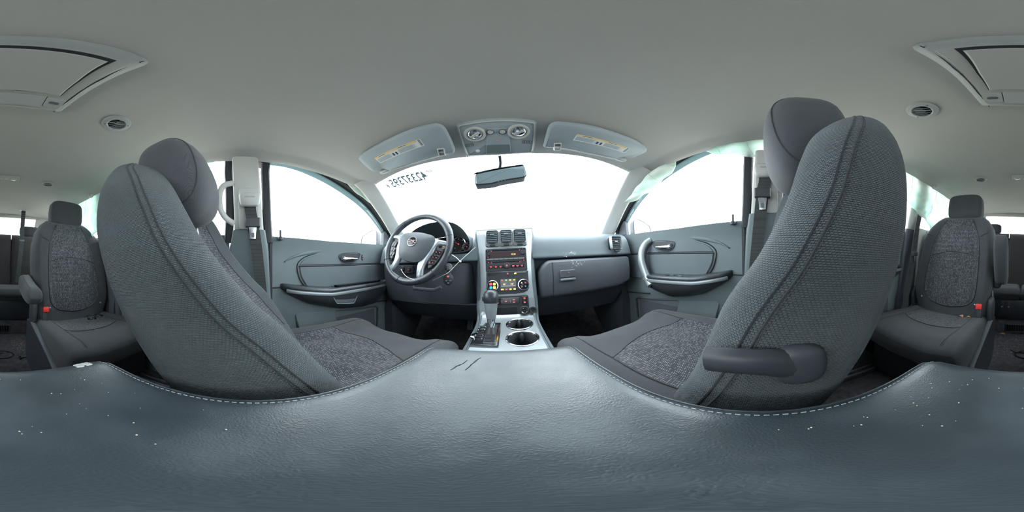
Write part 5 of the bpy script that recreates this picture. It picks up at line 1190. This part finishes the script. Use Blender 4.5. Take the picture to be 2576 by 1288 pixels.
curtain(-1, [(-.16, 1.255), (-.40, 1.262), (-.8, 1.262), (-1.1, 1.255), (-1.45, 1.255)], [(-.165, 1.238), (-.30, 1.20), (-.78, 1.05), (-1.13, .90), (-1.42, 1.15)], .638, .655, 'pale airbag curtain hanging beside the rear driver side seat', 60, 20, .010, 5.0)

# ================================================================== THIRD ROW
tb = thing('third_row_bench', (0, -1.70, .12), 'dark grey third row bench seat below the rear window', 'seat')
for xa, xb in ((-.60, -.155), (-.150, .150), (.155, .60)):
    w = (xb - xa) / 2; xm = (xa + xb) / 2; rings = []
    for z in np.linspace(.40, 1.005, 16):
        e = math.sqrt(max(.02, 1 - max(0, (z - .94) / .066) ** 2)); y = -1.735 - .20 * (z - .4); rings.append([V(xm + a, y + b - .05, z) for a, b in rr(w, .055 * e, .035 * e, 4, 3)])
    mk('backrest', loft(rings), 'weave_dark', tb, sharp=80, uv=metric_uv(rings))
for xa, xb in ((-.60, -.004), (.004, .60)):
    w = (xb - xa) / 2; xm = (xa + xb) / 2; rings = []
    for y in np.linspace(-1.78, -1.46, 14):
        e = math.sqrt(max(.05, 1 - max(0, (y + 1.50) / .041) ** 2)); rings.append([V(xm + a, y, .385 + b) for a, b in rr(w, .060 * e, .04 * e, 4, 3)])
    mk('cushion', loft(rings), 'weave_fine', tb, sharp=80, uv=metric_uv(rings))
for x in (-.36, .36): mk('headrest', sell((x, -1.90, 1.055), (.115, .05, .06), .5, 24, 14), 'weave_fine', tb, sharp=180, uv=None)
mk('back_panel', box((0, -1.875, .68), (1.18, .03, .56), .01, 2, np.array(Matrix.Rotation(.2, 3, 'X'))), 'black_plastic', tb)  # added plate, blocks rear window light in the gaps between backrests
mk('seat_box', box((0, -1.66, .23), (1.16, .30, .20), .02), 'black_plastic', tb)
bk = mk('buckle', box((.245, -1.70, .47), (.026, .03, .08), .006), 'black_plastic', tb); mk('release_button', box((.245, -1.69, .512), (.024, .024, .014), .003), 'red', bk)
for x in (.10, .16, .27): 
    br_ = mk('bracket', [box((x, -1.475, .26), (.028, .02, .11), .004)], 'black_plastic', tb); mk('bolt', lathe(Fr((x, -1.464, .27), (-1, 0, 0), (0, 0, 1)), [(0, .006), (.007, .005), (.008, 0)], 12), 'steel', br_)
# floor air vent in the riser
fr = Fr((-.008, -1.447, .060), (-1, 0, 0), (0, 0, 1)); fv_ = thing('floor_vent', fr.o, 'dark louvred floor vent in the step before the third row', 'air vent')
mk('frame', frame_ring(fr, rr(.135, .050, .016, 4, 2), .022, -.004, .010), 'black_plastic', fv_); mk('well', rpl(fr, 0, 0, .23, .066, -.004, .001, .008, .0004), 'gloss_black', fv_)
for k in range(14): mk('louvre', rpl(fr, -.099 + .0152 * k, 0, .0035, .060, .0, .006, .001, .0005), 'dash_low', fv_)

# ================================================================== OUTSIDE MIRRORS
for s in (-1, 1):
    fr = Fr((s * 1.085, .965, .925), (1, s * .15, 0), (0, .05, 1)); mr = thing('side_mirror', fr.o, 'outside mirror seen through the %s window, its glass white with sky' % ('driver' if s < 0 else 'passenger'), 'mirror', 'outside mirrors')
    ol = [tuple(q) for q in cr([(-s * .125, .085), (-s * .05, .100), (s * .08, .072), (s * .122, .040), (s * .128, -.04), (s * .10, -.09), (-s * .10, -.095), (-s * .135, -.05), (-s * .14, .03)], 4, True)]
    v, f = plate(fr, ol, .0, .012, .006, False); sc_ = []
    for d, k in ((.0, 1.0), (-.03, .97), (-.06, .86), (-.085, .60), (-.095, .2)): sc_.append([fr.p(x * k, y * k, d) for x, y in ol])
    mk('housing', [loft(sc_, True, False, True), frame_ring(fr, ol, .012, .0, .008)], 'black_plastic', mr); mk('mirror_glass', plate(fr, inset(ol, .010), -.002, .002, .001), 'mirror', mr)
    mk('arm', box((s * .88, .985, .86), (.16, .07, .05), .015), 'black_plastic', mr)

# ================================================================== SMALL THINGS
# black cable-like glasses on the driver side second row cushion
gp_ = P(240, 803, Z=.395); gg = thing('eyeglasses', gp_, 'black wire glasses lying folded on the rear driver side cushion', 'glasses')
for d in (-1, 1): mk('lens_rim', tube([gp_ + V(d * .030 + .026 * math.cos(a), .020 * math.sin(a) + .01 * d, .012 + .004 * math.sin(a)) for a in np.linspace(0, 2 * math.pi, 25)[:-1]], .0022, 6, closed=True), 'gloss_black', gg)
mk('bridge', tube([gp_ + V(-.006, -.006, .014), gp_ + V(0, 0, .018), gp_ + V(.006, .006, .014)], .002, 6), 'gloss_black', gg)
for d in (-1, 1): mk('temple', tube(cr([gp_ + V(d * .055, .012 * d, .014), gp_ + V(d * .03, -.035, .016), gp_ + V(-d * .03, -.045, .012), gp_ + V(-d * .05, -.04, .008)], 5), .0018, 6), 'gloss_black', gg)
# floor litter
c0 = P(6, 893, Z=.004); tag(mk('cable_loop', tube([c0 + V(.075 * math.cos(a), .05 * math.sin(a), .004 + .002 * math.sin(3 * a)) for a in np.linspace(0, 2 * math.pi, 41)[:-1]], .0032, 6, closed=True), 'gloss_black'), 'black cable loop lying on the carpet between the rear seats', 'cable')
c1 = P(2560, 885, Z=.004); tag(mk('cable_end', tube(cr([c1 + V(.05, -.02, .003), c1 + V(.02, .01, .004), c1 + V(-.02, .012, .003), c1 + V(-.06, .03, .003)], 6), .003, 6), 'gloss_black'), 'short black cable end on the carpet beside the rear passenger side seat', 'cable')
c2 = P(62, 896, Z=.0); bk_ = thing('plastic_bracket', c2, 'flat black plastic bracket lying on the carpet by the cable loop', 'bracket')
mk('plate', box(c2 + V(0, 0, .006), (.085, .05, .010), .003), 'black_plastic', bk_)
for d in (-.034, .034): mk('prong', box(c2 + V(d, .032, .010), (.010, .03, .016), .003), 'gloss_black', bk_)
c3 = P(71, 841, Z=.0); tag(mk('blue_scrap', slab(lambda u, v: (c3[0] - .014 + .028 * u, c3[1] - .02 + .04 * v, .004 + .010 * math.sin(u * 3) * v), 6, 6, (0, 0, .0015)), 'blue_bit'), 'small bright blue plastic scrap beside the rear driver side seat base', 'scrap')
c4 = P(2486, 832, Z=.0); tag(mk('paper_scrap', slab(lambda u, v: (c4[0] - .010 + .02 * u, c4[1] - .012 + .024 * v, .004 + .008 * u * v), 4, 4, (0, 0, .001)), 'paper'), 'small white paper scrap beside the rear passenger side seat base', 'scrap')
def leaf(p, L, rz, label, bend=.006):
    def S(u, v):
        a = u - .5; w = .32 * L * math.sin(math.pi * min(max(v, .03), .97)) ** .8; x, y = a * w * 2, (v - .5) * L; return p[0] + x * math.cos(rz) - y * math.sin(rz), p[1] + x * math.sin(rz) + y * math.cos(rz), p[2] + .003 + bend * (abs(a) * 2 + math.sin(v * 3))
    o = mk('dry_leaf', slab(S, 6, 10, (0, 0, .0008)), 'leaf', sharp=180); mk('leaf_stem', tube([V(*S(.5, 0)), V(*S(.5, .5)) + V(0, 0, .001), V(*S(.5, 1))], .0007, 5), 'leaf', o); return tag(o, label, 'leaf', 'dry leaves')
leaf(P(2418, 799, Z=.392), .035, .8, 'brown curled leaf on the rear passenger side cushion near the red buckle')
leaf(P(2436, 802, Z=.392), .022, 2.0, 'smaller brown leaf fragment on the rear passenger side cushion by the buckle')
leaf(P(2522, 842, Z=.0), .045, 1.3, 'brown dry leaf on the carpet below the floor vent')
leaf(P(2491, 881, Z=.0), .022, .3, 'small brown leaf bit on the carpet nearest the armrest lid')
cb = []
for k in range(260):
    if k < 170: q = P(random.gauss(48, 14), random.gauss(868, 14), Z=.0)
    else: q = P(random.uniform(2490, 2576), random.uniform(845, 905), Z=.0)
    r_ = random.uniform(.0008, .0026); cb.append(sell(q + V(0, 0, r_ * .6), (r_, r_ * random.uniform(.6, 1.4), r_ * .7), 1, 5, 3))
tag(mk('floor_crumbs', cb, 'crumb'), 'pale crumbs strewn over the rear carpet', 'crumbs', kind='stuff')
# seat rails on the floor before the second row
for x, s in ((.665, 1), (.30, 1), (-.66, -1), (-.30, -1)):
    rl = thing('seat_rail', (x, -.60, 0), 'steel seat rail on the carpet, %s rail of the rear %s side seat' % ('outer' if abs(x) > .5 else 'inner', 'driver' if s < 0 else 'passenger'), 'rail', 'second row seat rails')
    mk('channel', box((x, -.62, .014), (.055, .62, .026), .004), 'black_plastic', rl)
    for o in (-.017, .017): mk('runner', box((x + o, -.62, .031), (.008, .60, .012), .002), 'steel', rl)
    mk('end_cap', box((x, -.325, .022), (.062, .04, .042), .008), 'black_plastic', rl)
